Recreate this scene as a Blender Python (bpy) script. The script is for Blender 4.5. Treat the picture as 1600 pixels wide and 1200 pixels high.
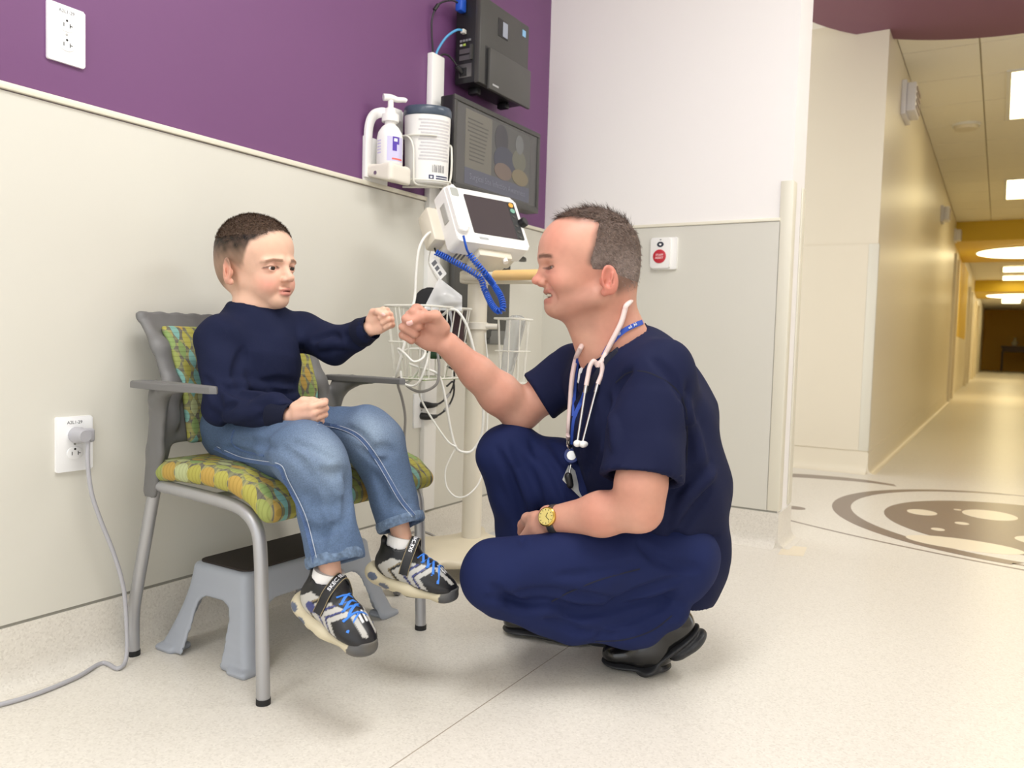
import bpy, bmesh, math, random
import numpy as np
from mathutils import Vector, Matrix
random.seed(7); RNG = np.random.default_rng(7)
for o in list(bpy.data.objects): bpy.data.objects.remove(o)
SC = bpy.context.scene
COL = SC.collection

# ------------------------------------------------------------------ camera
F_PX = 1248.1
PIT, YAW, ROL = .0551, .5464, .0286
CAM = np.array([1.68, 0.0, .735])
def _rot(rx, ry, rz):
    cx, sx, cy, sy, cz, sz = math.cos(rx), math.sin(rx), math.cos(ry), math.sin(ry), math.cos(rz), math.sin(rz)
    return (np.array([[cz, -sz, 0], [sz, cz, 0], [0, 0, 1]]) @ np.array([[1, 0, 0], [0, cx, -sx], [0, sx, cx]])
            @ np.array([[cy, 0, sy], [0, 1, 0], [-sy, 0, cy]]))
WC = _rot(PIT, YAW, ROL) @ np.array([[1, 0, 0], [0, 0, -1], [0, 1, 0]], float)   # world -> camera (x right, y down, z forward)
cam_data = bpy.data.cameras.new('camera'); cam = bpy.data.objects.new('camera', cam_data); COL.objects.link(cam)
cam_data.sensor_width = 36.0; cam_data.lens = 36.0 * F_PX / 1600
_R = np.array([WC[0], -WC[1], -WC[2]]).T
cam.matrix_world = Matrix([[*_R[0], CAM[0]], [*_R[1], CAM[1]], [*_R[2], CAM[2]], [0, 0, 0, 1]])
cam_data.clip_start = .02; cam_data.clip_end = 200
cam_data.dof.use_dof = True; cam_data.dof.focus_distance = 1.8; cam_data.dof.aperture_fstop = 5.0
SC.camera = cam
def at(px, py, depth):
    """a point of the room, from where it is seen in the photograph and how far off it stands"""
    d = np.array([(px - 800) / F_PX, (py - 600) / F_PX, 1.0])
    return CAM + (WC.T @ d) * depth

# ------------------------------------------------------------------ light
SC.view_settings.view_transform = 'Standard'; SC.view_settings.look = 'None'
SC.view_settings.gamma = 1.0; SC.view_settings.use_curve_mapping = False
SC.view_settings.exposure = 0.0
world = bpy.data.worlds.new('world'); SC.world = world; world.use_nodes = True
world.node_tree.nodes['Background'].inputs[0].default_value = (.965, .985, 1.0, 1)
world.node_tree.nodes['Background'].inputs[1].default_value = 1.7
def area_light(name, loc, size, power, color=(1, 1, 1), rot=(0, 0, 0)):
    l = bpy.data.lights.new(name, 'AREA'); l.shape = 'RECTANGLE'; l.size, l.size_y = size; l.energy = power; l.color = color
    o = bpy.data.objects.new(name, l); o.location = loc; o.rotation_euler = rot; COL.objects.link(o)
    return o
CEIL = 2.66
KEY_FILL_LAMPS = [((2.35, 2.75), (.6, 1.2), 25), ((1.2, .9), (.6, 1.2), 28), ((.8, -1.0), (.6, 1.2), 14)]  # first lamp follows the floor shadows; other two added to balance wall brightness
for (lx, ly), sz, pw in KEY_FILL_LAMPS:
    area_light('key_and_fill_light', (lx, ly, CEIL - .035), sz, pw, (.975, .99, 1.0))

# ------------------------------------------------------------------ helpers
def lin(r, g, b, k=1.0):
    f = lambda c: ((c / 255) / 12.92 if c / 255 <= .04045 else ((c / 255 + .055) / 1.055) ** 2.4) * k
    return (f(r), f(g), f(b), 1.0)
MATS = {}
def mat(name, col, rough=.5, metal=0.0, spec=.5, noise=None, bump=None, emit=None, alpha=None, trans=0.0, sheen=0.0, coat=0.0, attr=None, sss=0.0):
    """procedural principled material; noise=(scale, amount) mottles the colour, bump=(scale, strength, dist)"""
    if name in MATS: return MATS[name]
    m = bpy.data.materials.new(name); m.use_nodes = True; nt = m.node_tree; N = nt.nodes; L = nt.links
    b = N['Principled BSDF']
    if len(col) == 3: col = (*col, 1)
    b.inputs['Base Color'].default_value = col; b.inputs['Roughness'].default_value = rough
    b.inputs['Metallic'].default_value = metal; b.inputs['Specular IOR Level'].default_value = spec
    b.inputs['Transmission Weight'].default_value = trans; b.inputs['Sheen Weight'].default_value = sheen
    b.inputs['Coat Weight'].default_value = coat
    if alpha is not None: b.inputs['Alpha'].default_value = alpha
    if emit: b.inputs['Emission Color'].default_value = (*emit[0][:3], 1); b.inputs['Emission Strength'].default_value = emit[1]
    if sss: b.inputs['Subsurface Weight'].default_value = sss; b.inputs['Subsurface Radius'].default_value = (.012, .005, .003); b.inputs['Subsurface Scale'].default_value = 1.0
    tc = N.new('ShaderNodeTexCoord')
    src = None
    if attr:
        a = N.new('ShaderNodeAttribute'); a.attribute_name = attr; src = a.outputs['Color']
        L.new(src, b.inputs['Base Color'])
    if noise:
        n = N.new('ShaderNodeTexNoise'); n.inputs['Scale'].default_value = noise[0]; n.inputs['Detail'].default_value = 4
        L.new(tc.outputs['Object'], n.inputs['Vector'])
        mr = N.new('ShaderNodeMapRange'); mr.inputs[1].default_value = .25; mr.inputs[2].default_value = .75
        mr.inputs[3].default_value = 1 - noise[1]; mr.inputs[4].default_value = 1 + noise[1]
        L.new(n.outputs['Fac'], mr.inputs[0])
        mx = N.new('ShaderNodeMix'); mx.data_type = 'RGBA'; mx.blend_type = 'MULTIPLY'; mx.inputs[0].default_value = 1
        if src: L.new(src, mx.inputs[6])
        else: mx.inputs[6].default_value = col
        L.new(mr.outputs[0], mx.inputs[7]); L.new(mx.outputs[2], b.inputs['Base Color'])
    if bump:
        n = N.new('ShaderNodeTexNoise'); n.inputs['Scale'].default_value = bump[0]; n.inputs['Detail'].default_value = 5
        L.new(tc.outputs['Object'], n.inputs['Vector'])
        bp = N.new('ShaderNodeBump'); bp.inputs['Strength'].default_value = bump[1]; bp.inputs['Distance'].default_value = bump[2]
        L.new(n.outputs['Fac'], bp.inputs['Height']); L.new(bp.outputs[0], b.inputs['Normal'])
    MATS[name] = m
    return m
def link(name, me, m, parent=None, smooth=False):
    o = bpy.data.objects.new(name, me); COL.objects.link(o)
    if m is not None:
        for mm in (m if isinstance(m, (list, tuple)) else [m]): me.materials.append(mm)
    if parent is not None: o.parent = parent
    if smooth: me.polygons.foreach_set('use_smooth', [True] * len(me.polygons))
    return o
def mesh(name, verts, faces, m, parent=None, smooth=False):
    me = bpy.data.meshes.new(name); me.from_pydata([tuple(map(float, v)) for v in verts], [], faces); me.update()
    return link(name, me, m, parent, smooth)
def from_bm(name, bm, m, parent=None, smooth=False):
    bmesh.ops.recalc_face_normals(bm, faces=bm.faces)
    me = bpy.data.meshes.new(name); bm.to_mesh(me); bm.free()
    return link(name, me, m, parent, smooth)
def auto_smooth(o, ang=35):
    me = o.data; me.polygons.foreach_set('use_smooth', [True] * len(me.polygons))
    bm = bmesh.new(); bm.from_mesh(me)
    for e in bm.edges:
        if len(e.link_faces) == 2 and e.calc_face_angle(0) > math.radians(ang): e.smooth = False
    bm.to_mesh(me); bm.free()
    return o
def bm_box(bm, lo, hi, bevel=0.0, M=None, seg=2):
    lo, hi = np.array(lo, float), np.array(hi, float)
    r = bmesh.ops.create_cube(bm, size=1.0)
    T = Matrix.Translation(Vector((lo + hi) / 2)) @ Matrix.Diagonal(Vector((*(hi - lo), 1)))
    if M is not None: T = M @ T
    bmesh.ops.transform(bm, matrix=T, verts=r['verts'])
    if bevel:
        es = list({e for v in r['verts'] for e in v.link_edges})
        bmesh.ops.bevel(bm, geom=es, offset=bevel, segments=seg, affect='EDGES', profile=.5)
def box(name, lo, hi, m, parent=None, bevel=0.0, M=None, seg=2):
    bm = bmesh.new(); bm_box(bm, lo, hi, bevel, M, seg)
    o = from_bm(name, bm, m, parent)
    return auto_smooth(o) if bevel else o
def frame(o, x, y, z):
    """matrix with origin o and axes x, y, z"""
    return Matrix([[x[0], y[0], z[0], o[0]], [x[1], y[1], z[1], o[1]], [x[2], y[2], z[2], o[2]], [0, 0, 0, 1]])
def prism(name, poly, h0, h1, M, m, parent=None, bevel=0.0, seg=2):
    """polygon in the local xy plane of M, extruded from h0 to h1 along local z"""
    bm = bmesh.new()
    a = [bm.verts.new((x, y, h0)) for x, y in poly]; b = [bm.verts.new((x, y, h1)) for x, y in poly]
    n = len(poly); bm.faces.new(a[::-1]); top = bm.faces.new(b)
    for i in range(n): bm.faces.new((a[i], a[(i + 1) % n], b[(i + 1) % n], b[i]))
    if bevel: bmesh.ops.bevel(bm, geom=[e for e in top.edges], offset=bevel, segments=seg, affect='EDGES', profile=.5)
    if M is not None: bmesh.ops.transform(bm, matrix=M, verts=bm.verts)
    return auto_smooth(from_bm(name, bm, m, parent))
def rrect(w, h, r, n=5, cx=0, cy=0):
    pts = []
    for sx, sy, a0 in ((1, 1, 0), (-1, 1, 90), (-1, -1, 180), (1, -1, 270)):
        for i in range(n + 1):
            a = math.radians(a0 + 90 * i / n)
            pts.append((cx + sx * (w / 2 - r) + r * math.cos(a), cy + sy * (h / 2 - r) + r * math.sin(a)))
    return pts
def ellipse(rx, ry, n=24, cx=0, cy=0):
    return [(cx + rx * math.cos(2 * math.pi * i / n), cy + ry * math.sin(2 * math.pi * i / n)) for i in range(n)]
def spline(pts, n=8, closed=False):
    """Catmull-Rom through the points"""
    P = np.array(pts, float); out = []
    m = len(P)
    for i in range(m if closed else m - 1):
        p1, p2 = P[i % m], P[(i + 1) % m]
        p0 = P[(i - 1) % m] if closed or i > 0 else 2 * p1 - p2
        p3 = P[(i + 2) % m] if closed or i + 2 < m else 2 * p2 - p1
        for t in np.arange(n) / n:
            out.append(.5 * (2 * p1 + (p2 - p0) * t + (2 * p0 - 5 * p1 + 4 * p2 - p3) * t * t + (3 * p1 - p0 - 3 * p2 + p3) * t ** 3))
    if not closed: out.append(P[-1])
    return np.array(out)
def sweep(pts, rad, sides=8, closed=False, caps=True, flat=None):
    """tube along a polyline; rad is a number or one per point; flat=(w, t, up) makes a strap"""
    P = np.array(pts, float); n = len(P)
    R = np.full(n, rad) if np.isscalar(rad) else np.array(rad, float)
    T = np.gradient(P, axis=0) if not closed else np.roll(P, -1, 0) - np.roll(P, 1, 0)
    T /= np.linalg.norm(T, axis=1)[:, None] + 1e-12
    u = np.array(flat[2], float) if flat else (np.array([0, 0, 1.0]) if abs(T[0][2]) < .9 else np.array([1.0, 0, 0]))
    V = []
    for i in range(n):
        t = T[i]
        if flat and len(flat) > 3: u = np.array(flat[3][i], float)
        a = np.cross(t, u); a /= np.linalg.norm(a) + 1e-12
        b = np.cross(a, t)
        if not flat: u = b
        for k in range(sides):
            an = 2 * math.pi * (k + .5) / sides
            c, s = math.cos(an), math.sin(an)
            if flat:
                c = math.copysign(abs(c) ** .5, c) * flat[0] / 2; s = math.copysign(abs(s) ** .5, s) * flat[1] / 2
                V.append(P[i] + a * c + b * s)
            else: V.append(P[i] + (a * c + b * s) * R[i])
    Fs = []
    for i in range(n if closed else n - 1):
        j = (i + 1) % n
        for k in range(sides):
            l = (k + 1) % sides
            Fs.append((i * sides + k, i * sides + l, j * sides + l, j * sides + k))
    if caps and not closed:
        Fs.append(tuple(range(sides))[::-1]); Fs.append(tuple((n - 1) * sides + k for k in range(sides)))
    return V, Fs
def tube(name, pts, rad, m, parent=None, sides=8, n=8, smooth_path=True, closed=False, flat=None):
    P = spline(pts, n, closed) if smooth_path else pts
    if not np.isscalar(rad) and len(rad) != len(P): rad = np.interp(np.linspace(0, 1, len(P)), np.linspace(0, 1, len(rad)), rad)
    V, Fs = sweep(P, rad, sides, closed, True, flat)
    o = mesh(name, V, Fs, m, parent)
    bm = bmesh.new(); bm.from_mesh(o.data); bmesh.ops.recalc_face_normals(bm, faces=bm.faces); bm.to_mesh(o.data); bm.free()
    return auto_smooth(o, 50)
def join_geo(*vf):
    V, Fs = [], []
    for v, f in vf:
        b = len(V); V += [tuple(p) for p in v]; Fs += [tuple(i + b for i in q) for q in f]
    return V, Fs
def lathe(name, prof, M, m, parent=None, n=24, cap=True):
    """(radius, height) profile turned about local z of M"""
    V, Fs = [], []
    for r, h in prof:
        for k in range(n):
            a = 2 * math.pi * k / n; V.append((r * math.cos(a), r * math.sin(a), h))
    for i in range(len(prof) - 1):
        for k in range(n):
            l = (k + 1) % n; Fs.append((i * n + k, i * n + l, (i + 1) * n + l, (i + 1) * n + k))
    if cap: Fs.append(tuple(range(n))[::-1]); Fs.append(tuple((len(prof) - 1) * n + k for k in range(n)))
    if M is not None: V = [tuple(M @ Vector(v)) for v in V]
    o = mesh(name, V, Fs, m, parent)
    return auto_smooth(o, 40)
def cyl(name, a, b, r, m, parent=None, n=16, r2=None, bevel=0.0):
    a, b = np.array(a, float), np.array(b, float); L = np.linalg.norm(b - a); z = (b - a) / L
    x = np.cross(z, [0, 0, 1.0]) if abs(z[2]) < .95 else np.cross(z, [1.0, 0, 0]); x /= np.linalg.norm(x); y = np.cross(z, x)
    r2 = r if r2 is None else r2
    prof = [(r, 0), (r2, L)] if not bevel else [(r - bevel, 0), (r, bevel), (r2, L - bevel), (r2 - bevel, L)]
    return lathe(name, prof, frame(a, x, y, z), m, parent, n)
def text(name, s, size, M, m, parent=None, depth=.0004, align='CENTER', sx=1.0, bold=0.0):
    c = bpy.data.curves.new(name, 'FONT'); c.body = s; c.size = size; c.extrude = depth / 2; c.align_x = align; c.align_y = 'CENTER'; c.offset = bold
    c.resolution_u = 3
    t = bpy.data.objects.new('tmp_text', c); COL.objects.link(t)
    dg = bpy.context.evaluated_depsgraph_get(); me = bpy.data.meshes.new_from_object(t.evaluated_get(dg))
    bpy.data.objects.remove(t); bpy.data.curves.remove(c)
    me.transform(M @ Matrix.Diagonal((sx, 1, 1, 1))); me.materials.clear()
    me.name = name
    return link(name, me, m, parent)
def empty(name, loc=(0, 0, 0)):
    o = bpy.data.objects.new(name, None); o.empty_display_size = .05; COL.objects.link(o)
    return o
def tag(o, label, cat, group=None):
    o['label'] = label; o['category'] = cat
    if group: o['group'] = group
    return o
def thing(name, label, cat, group=None): return tag(empty(name), label, cat, group)
def struct(o, label=None, cat=None):
    o['kind'] = 'structure'
    if label: o['label'] = label
    if cat: o['category'] = cat
    return o
# ------------------------------------------------------------------ setting: materials
M_CREAM = mat('cream_wall_panel', lin(217, 214, 203), .42, noise=(3, .012), bump=(180, .05, .001))
M_WHITE = mat('white_wall_paint', lin(246, 242, 239), .6, bump=(220, .06, .001))
M_PURPLE = mat('purple_wall_paint', lin(112, 68, 114), .5, noise=(4, .02), bump=(220, .08, .001))
M_CORR = mat('corridor_wall_paint', lin(232, 222, 200), .35, bump=(220, .04, .001))
M_GUARD = mat('corner_guard_vinyl', lin(226, 221, 204), .4)
M_RAIL = mat('panel_cap_strip', lin(232, 226, 208), .4)
M_GAP = mat('grey_reveal_strip', lin(150, 148, 138), .5)
M_YELLOW = mat('yellow_paint', lin(218, 182, 36), .5)
M_SOFFIT = mat('purple_soffit_paint', lin(122, 78, 92), .6)
M_TILE = mat('ceiling_tile', lin(246, 240, 222), .8, bump=(300, .3, .002))
M_GRID = mat('ceiling_grid_bar', lin(190, 178, 148), .6)
M_CEIL = mat('ceiling_board', lin(240, 234, 222), .8)
M_LAMP = mat('lit_diffuser', (1, 1, 1), .5, emit=((1, .85, .50), 5.2))
M_LAMP_ROOM = mat('room_lamp_diffuser', (1, 1, 1), .5, emit=((1, .95, .88), 3.0))
M_WMETAL = mat('white_fixture_metal', lin(230, 228, 220), .4)
M_INLAY = mat('grey_floor_inlay', lin(128, 112, 104), .28, noise=(60, .05))
M_INLAY_C = mat('cream_floor_inlay', lin(238, 226, 202), .28)
def floor_material():
    m = bpy.data.materials.new('cream_sheet_floor'); m.use_nodes = True; nt = m.node_tree; N, L = nt.nodes, nt.links
    b = N['Principled BSDF']; tc = N.new('ShaderNodeTexCoord')
    v = N.new('ShaderNodeTexVoronoi'); v.inputs['Scale'].default_value = 260; L.new(tc.outputs['Object'], v.inputs['Vector'])
    n1 = N.new('ShaderNodeTexNoise'); n1.inputs['Scale'].default_value = 420; n1.inputs['Detail'].default_value = 2; L.new(tc.outputs['Object'], n1.inputs['Vector'])
    n2 = N.new('ShaderNodeTexNoise'); n2.inputs['Scale'].default_value = 2.2; n2.inputs['Detail'].default_value = 5; L.new(tc.outputs['Object'], n2.inputs['Vector'])
    sep = N.new('ShaderNodeSeparateColor'); L.new(v.outputs['Color'], sep.inputs[0])
    r = N.new('ShaderNodeValToRGB'); r.color_ramp.elements[0].position = .0; r.color_ramp.elements[0].color = lin(200, 194, 182)
    r.color_ramp.elements[1].position = .35; r.color_ramp.elements[1].color = lin(225, 220, 210)
    e = r.color_ramp.elements.new(.8); e.color = lin(229, 224, 214); e = r.color_ramp.elements.new(.98); e.color = lin(240, 236, 226)
    L.new(sep.outputs[0], r.inputs[0])
    mx = N.new('ShaderNodeMix'); mx.data_type = 'RGBA'; mx.inputs[0].default_value = .55; mx.inputs[7].default_value = lin(227, 221, 210)
    L.new(r.outputs[0], mx.inputs[6])
    mr = N.new('ShaderNodeMapRange'); mr.inputs[1].default_value = .3; mr.inputs[2].default_value = .7; mr.inputs[3].default_value = .985; mr.inputs[4].default_value = 1.01
    L.new(n2.outputs['Fac'], mr.inputs[0])
    m2 = N.new('ShaderNodeMix'); m2.data_type = 'RGBA'; m2.blend_type = 'MULTIPLY'; m2.inputs[0].default_value = 1
    L.new(mx.outputs[2], m2.inputs[6]); L.new(mr.outputs[0], m2.inputs[7]); L.new(m2.outputs[2], b.inputs['Base Color'])
    mr2 = N.new('ShaderNodeMapRange'); mr2.inputs[3].default_value = .27; mr2.inputs[4].default_value = .31; L.new(n2.outputs['Fac'], mr2.inputs[0]); L.new(mr2.outputs[0], b.inputs['Roughness'])
    bp = N.new('ShaderNodeBump'); bp.inputs['Strength'].default_value = .04; bp.inputs['Distance'].default_value = .001
    L.new(n1.outputs['Fac'], bp.inputs['Height']); L.new(bp.outputs[0], b.inputs['Normal'])
    b.inputs['Specular IOR Level'].default_value = .4
    return m
M_FLOOR = floor_material()
YB = 2.993            # face of the partition wall
XE = 1.014            # its free end
YF = 5.135            # wall facing us across the hall
XC = 1.04             # left wall of the corridor
PZ0, PZ1 = .135, 1.19
# ------------------------------------------------------------------ floor and ceilings
floor = struct(box('floor', (-.3, -1.8, -.1), (5.2, 42, 0), M_FLOOR))
seam = box('floor_seam', (.829, -1.2, -.001), (.8309, 3.9, .0005), mat('weld_seam', lin(168, 156, 140), .5), floor)
ceil = struct(box('ceiling', (-.3, -1.8, CEIL), (5.2, 42, CEIL + .12), M_CEIL))
soff = struct(prism('trim_1', ellipse(1.172, 1.172, 72), 2.588, CEIL + .01, Matrix.Translation((1.75, 4.372, 0)), M_SOFFIT), 'round purple ceiling cloud over the hall crossing', 'ceiling panel')
# suspended grid in the corridor: bars and single tiles hang below the slab
grid = box('ceiling_grid', (XC, 5.14, CEIL - .006), (3.05, 13.4, CEIL + .004), M_GRID, ceil)
tile_me = None
ys = [5.115 + .657 * k for k in range(13)]
LIGHT_Y = [(6.41, 7.72), (10.35, 11.68)]
for y0 in ys:
    for x0, x1 in ((XC + .004, 1.470), (1.480, 2.40), (2.41, 3.04)):
        if x0 == 1.480 and any(y0 + .02 < b and y0 + .63 > a for a, b in LIGHT_Y): x1 = 1.636
        t = box('ceiling_tile', (x0, max(y0 + .005, 5.145), CEIL - .016), (x1, y0 + .652, CEIL - .004), M_TILE, ceil)
# ------------------------------------------------------------------ left wall
wl = struct(box('wall_left', (-.14, -1.8, 0), (0, YB + .2, CEIL + .02), M_PURPLE))
def coved_base(name, p0, p1, nrm, label_mat=M_FLOOR):
    """flash-coved baseboard from p0 to p1 (plan), nrm points into the room"""
    prof = [(0, .128), (.007, .128), (.007, .05), (.010, .028), (.018, .012), (.032, .003), (.052, .0006), (.052, -.01), (0, -.01)]
    p0, p1, nrm = np.array(p0, float), np.array(p1, float), np.array(nrm, float)
    V, Fs = [], []
    for p in (p0, p1):
        for d, z in prof: V.append((*(p + nrm * d), z))
    n = len(prof)
    for i in range(n): Fs.append((i, (i + 1) % n, n + (i + 1) % n, n + i))
    Fs += [tuple(range(n)), tuple(range(n, 2 * n))[::-1]]
    bm = bmesh.new(); vs = [bm.verts.new(v) for v in V]
    for f in Fs: bm.faces.new([vs[i] for i in f])
    return auto_smooth(from_bm(name, bm, label_mat), 50)
box('wall_panel', (-.01, -1.8, PZ0), (.006, YB, PZ1), M_CREAM, wl)
box('panel_cap', (-.01, -1.8, PZ1 + .0025), (.013, YB, PZ1 + .016), M_RAIL, wl, .002)
box('reveal_strip', (-.01, -1.8, .127), (.0035, YB, PZ0 + .001), M_GAP, wl)
struct(coved_base('baseboard_left', (0, -1.8), (0, YB), (1, 0)))
# ------------------------------------------------------------------ partition wall with the staff button
wb = struct(box('wall_back', (-.14, YB, 0), (XE, YB + .2, CEIL + .02), M_WHITE))
box('wall_panel', (.006, YB - .006, PZ0), (XE - .036, YB + .01, PZ1), M_CREAM, wb)
box('panel_cap', (.006, YB - .011, PZ1 + .0025), (XE - .036, YB + .01, PZ1 + .014), M_RAIL, wb, .002)
box('reveal_strip', (.006, YB - .0035, .127), (XE, YB + .01, PZ0 + .001), M_GAP, wb)
def guard(name, corner, dx, dy, z1, parent, w=.05, z0=PZ0):
    """L-shaped corner guard: wings run from the corner along dx (x) and dy (y)"""
    x, y = corner; t = .006
    bm = bmesh.new()
    bm_box(bm, (min(x - t * np.sign(dx), x + dx), min(y, y - t * np.sign(dy)), z0), (max(x - t * np.sign(dx), x + dx), max(y, y - t * np.sign(dy)), z1), .0025)
    bm_box(bm, (min(x, x - t * np.sign(dx)), min(y, y + dy), z0), (max(x, x - t * np.sign(dx)), max(y, y + dy), z1), .0025)
    return auto_smooth(from_bm(name, bm, M_GUARD, parent))
guard('corner_guard', (XE, YB), -.04, .05, 1.335, wb)
guard('corner_guard', (XE, YB + .2), -.04, -.05, 1.335, wb)
struct(coved_base('baseboard_back', (0, YB), (XE, YB), (0, -1)))
struct(coved_base('baseboard_end', (XE, YB - .007), (XE, YB + .207), (1, 0)))
# ------------------------------------------------------------------ wall facing us across the hall, corridor walls
wf = struct(box('wall_hall', (-1.2, YF, 0), (XC, YF + .15, CEIL + .02), M_CORR))
box('wall_panel', (-1.2, YF - .006, PZ0), (XC - .05, YF + .01, 1.36), M_CORR, wf)
guard('corner_guard', (XC, YF), -.05, .05, 1.36, wf)
struct(coved_base('baseboard_hall', (-1.2, YF), (XC, YF), (0, -1), M_CORR))
wc = struct(box('wall_corridor', (XC - .15, YF + .15, 0), (XC, 13.4, CEIL + .02), M_CORR))
struct(coved_base('baseboard_corridor', (XC, YF - .007), (XC, 13.4), (1, 0), M_CORR))
wc2 = struct(box('wall_corridor_far', (XC - .35, 13.4, 0), (XC - .02, 42, CEIL + .02), M_CORR))
for y0, y1 in ((13.5, 13.62), (14.5, 14.62), (20.4, 20.6), (22.0, 22.2), (26, 26.3), (28.5, 28.8)):
    box('door_jamb', (XC - .03, y0, 0), (XC + .035, y1, 2.2), M_CORR, wc2)
for y0, y1 in ((13.62, 14.5), (20.6, 22.0)):
    box('door_leaf', (XC - .03, y0, .01), (XC - .012, y1, 2.15), mat('corridor_door', lin(196, 176, 130), .4), wc2)
box('paint_band', (XC - .03, 15.6, 1.02), (XC - .012, 19.6, 2.42), M_YELLOW, wc2)
box('wall_panel', (XC - .03, 15.6, PZ0), (XC - .010, 20.2, 1.0), M_CORR, wc2)
struct(box('wall_right_light_stop', (5.0, -1.8, 0), (5.2, 5.6, CEIL + .02), M_WHITE))  # unseen wall, added to keep ambient light from entering at the side
wr = struct(box('wall_corridor_right', (3.05, 5.6, 0), (3.2, 42, CEIL + .02), M_CORR))
we = struct(box('wall_end', (.6, 41, 0), (3.2, 41.2, CEIL + .02), mat('ochre_wall_paint', lin(222, 170, 24), .5)))
for i, y in enumerate((13.45, 24.5)):
    b = struct(box('trim_%d' % (i + 2), (XC - .02, y, 2.36), (3.05, y + 3.2, CEIL + .01), M_YELLOW), ['yellow ceiling beam across the corridor, nearer one', 'yellow ceiling beam across the corridor, farther one'][i], 'ceiling beam')
    d = thing('ring_lamp', ['large round white ceiling lamp under the nearer yellow beam', 'large round white ceiling lamp under the farther yellow beam'][i], 'ceiling lamp', 'round corridor lamps')
    c = (2.06, y + 1.6)
    lathe('lamp_housing', [(.80, 2.345), (.80, 2.37)], Matrix.Translation((*c, 0)), M_WMETAL, d, 40)
    lathe('diffuser', [(.2, 2.322), (.74, 2.325), (.78, 2.335), (.78, 2.346)], Matrix.Translation((*c, 0)), M_LAMP, d, 40)
def troffer(x0, y0, w, l, label, m=M_LAMP, z=CEIL - .004, group='corridor ceiling lamps'):
    t = thing('ceiling_lamp', label, 'ceiling lamp', group)
    bm = bmesh.new()
    for a, b in (((x0, y0), (x0 + w, y0 + .03)), ((x0, y0 + l - .03), (x0 + w, y0 + l)), ((x0, y0 + .03), (x0 + .03, y0 + l - .03)), ((x0 + w - .03, y0 + .03), (x0 + w, y0 + l - .03))):
        bm_box(bm, (*a, z - .022), (*b, z))
    from_bm('lamp_frame', bm, M_WMETAL, t)
    box('diffuser', (x0 + .028, y0 + .028, z - .016), (x0 + w - .028, y0 + l - .028, z - .004), m, t)
    return t
troffer(1.62, 6.40, .63, 1.33, 'bright rectangular ceiling lamp at the right edge, nearest in the corridor')
troffer(1.62, 10.34, .63, 1.33, 'bright rectangular ceiling lamp just before the nearer yellow beam')
for k, y in enumerate((18.0, 20.6, 23.0, 28.6, 30.6, 32.6, 34.0)):
    troffer(1.62, y, .63, 1.33, ['first', 'second', 'third', 'fourth', 'fifth', 'sixth', 'seventh'][k] + ' small ceiling lamp beyond the nearer yellow beam, counted along the corridor', group='far corridor ceiling lamps')
for (lx, ly), sz, pw in KEY_FILL_LAMPS:  # second and third fixtures only house the added fill lights
    troffer(lx - sz[0] / 2 - .03, ly - sz[1] / 2 - .03, sz[0] + .06, sz[1] + .06, 'rectangular ceiling lamp of the treatment room above the %s' % {2.35: 'hall side of the crouching man', 1.2: 'space between the boy and the man, added to even out the wall tones', .8: 'front end of the purple wall, added as unseen fill'}[lx], M_LAMP_ROOM, CEIL - .001, 'room ceiling lamps')
# small fittings of the corridor
s = thing('smoke_detector', 'flat round white smoke detector on the corridor ceiling', 'smoke detector')
lathe('detector_base', [(.105, -.02), (.11, 0)], Matrix.Translation((1.34, 7.75, CEIL - .014)), M_WMETAL, s, 24)
lathe('detector_head', [(.05, -.05), (.085, -.045), (.095, -.02)], Matrix.Translation((1.34, 7.75, CEIL - .014)), mat('detector_plastic', lin(225, 215, 190), .5), s, 24)
M_STROBE = mat('alarm_plastic', lin(226, 222, 222), .4)
for (y, z, lab) in ((6.02, 2.40, 'white wall alarm with louvred front high on the near corridor wall'), (10.2, 2.27, 'small white wall alarm farther along the corridor wall'), (13.1, 2.40, 'white wall alarm at the end of the first corridor wall')):
    a = thing('wall_alarm', lab, 'alarm', 'corridor wall alarms')
    k = 1.0 if y < 7 else .8
    box('back_plate', (XC, y - .16 * k, z - .11 * k), (XC + .03, y + .16 * k, z + .11 * k), M_STROBE, a, .004)
    box('housing', (XC + .03, y - .14 * k, z - .09 * k), (XC + .085, y + .13 * k, z + .095 * k), M_STROBE, a, .008)
    for q in range(4): box('louvre', (XC + .083, y - .12 * k, z - .07 * k + q * .04 * k), (XC + .092, y + .11 * k, z - .052 * k + q * .04 * k), mat('louvre_grey', lin(176, 160, 150), .5), a)
tb = thing('console_table', 'dark wooden side table against the ochre end wall', 'table')
M_DKWOOD = mat('dark_wood', lin(70, 46, 24), .5, noise=(14, .2))
box('table_top', (1.72, 39.2, 1.0), (2.75, 40.2, 1.08), M_DKWOOD, tb)
box('apron', (1.76, 39.25, .82), (2.71, 40.15, 1.0), M_DKWOOD, tb)
for x in (1.74, 2.65):
    for y in (39.25, 40.08): box('leg', (x, y, 0), (x + .08, y + .08, .84), M_DKWOOD, tb)
vz = tag(lathe('vase', [(.06, 1.08), (.11, 1.14), (.12, 1.22), (.06, 1.32), (.05, 1.40), (.07, 1.43)], Matrix.Translation((2.2, 39.7, 0)), mat('pale_ceramic', lin(215, 205, 180), .4)), 'small pale vase on the dark side table', 'vase')
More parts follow.
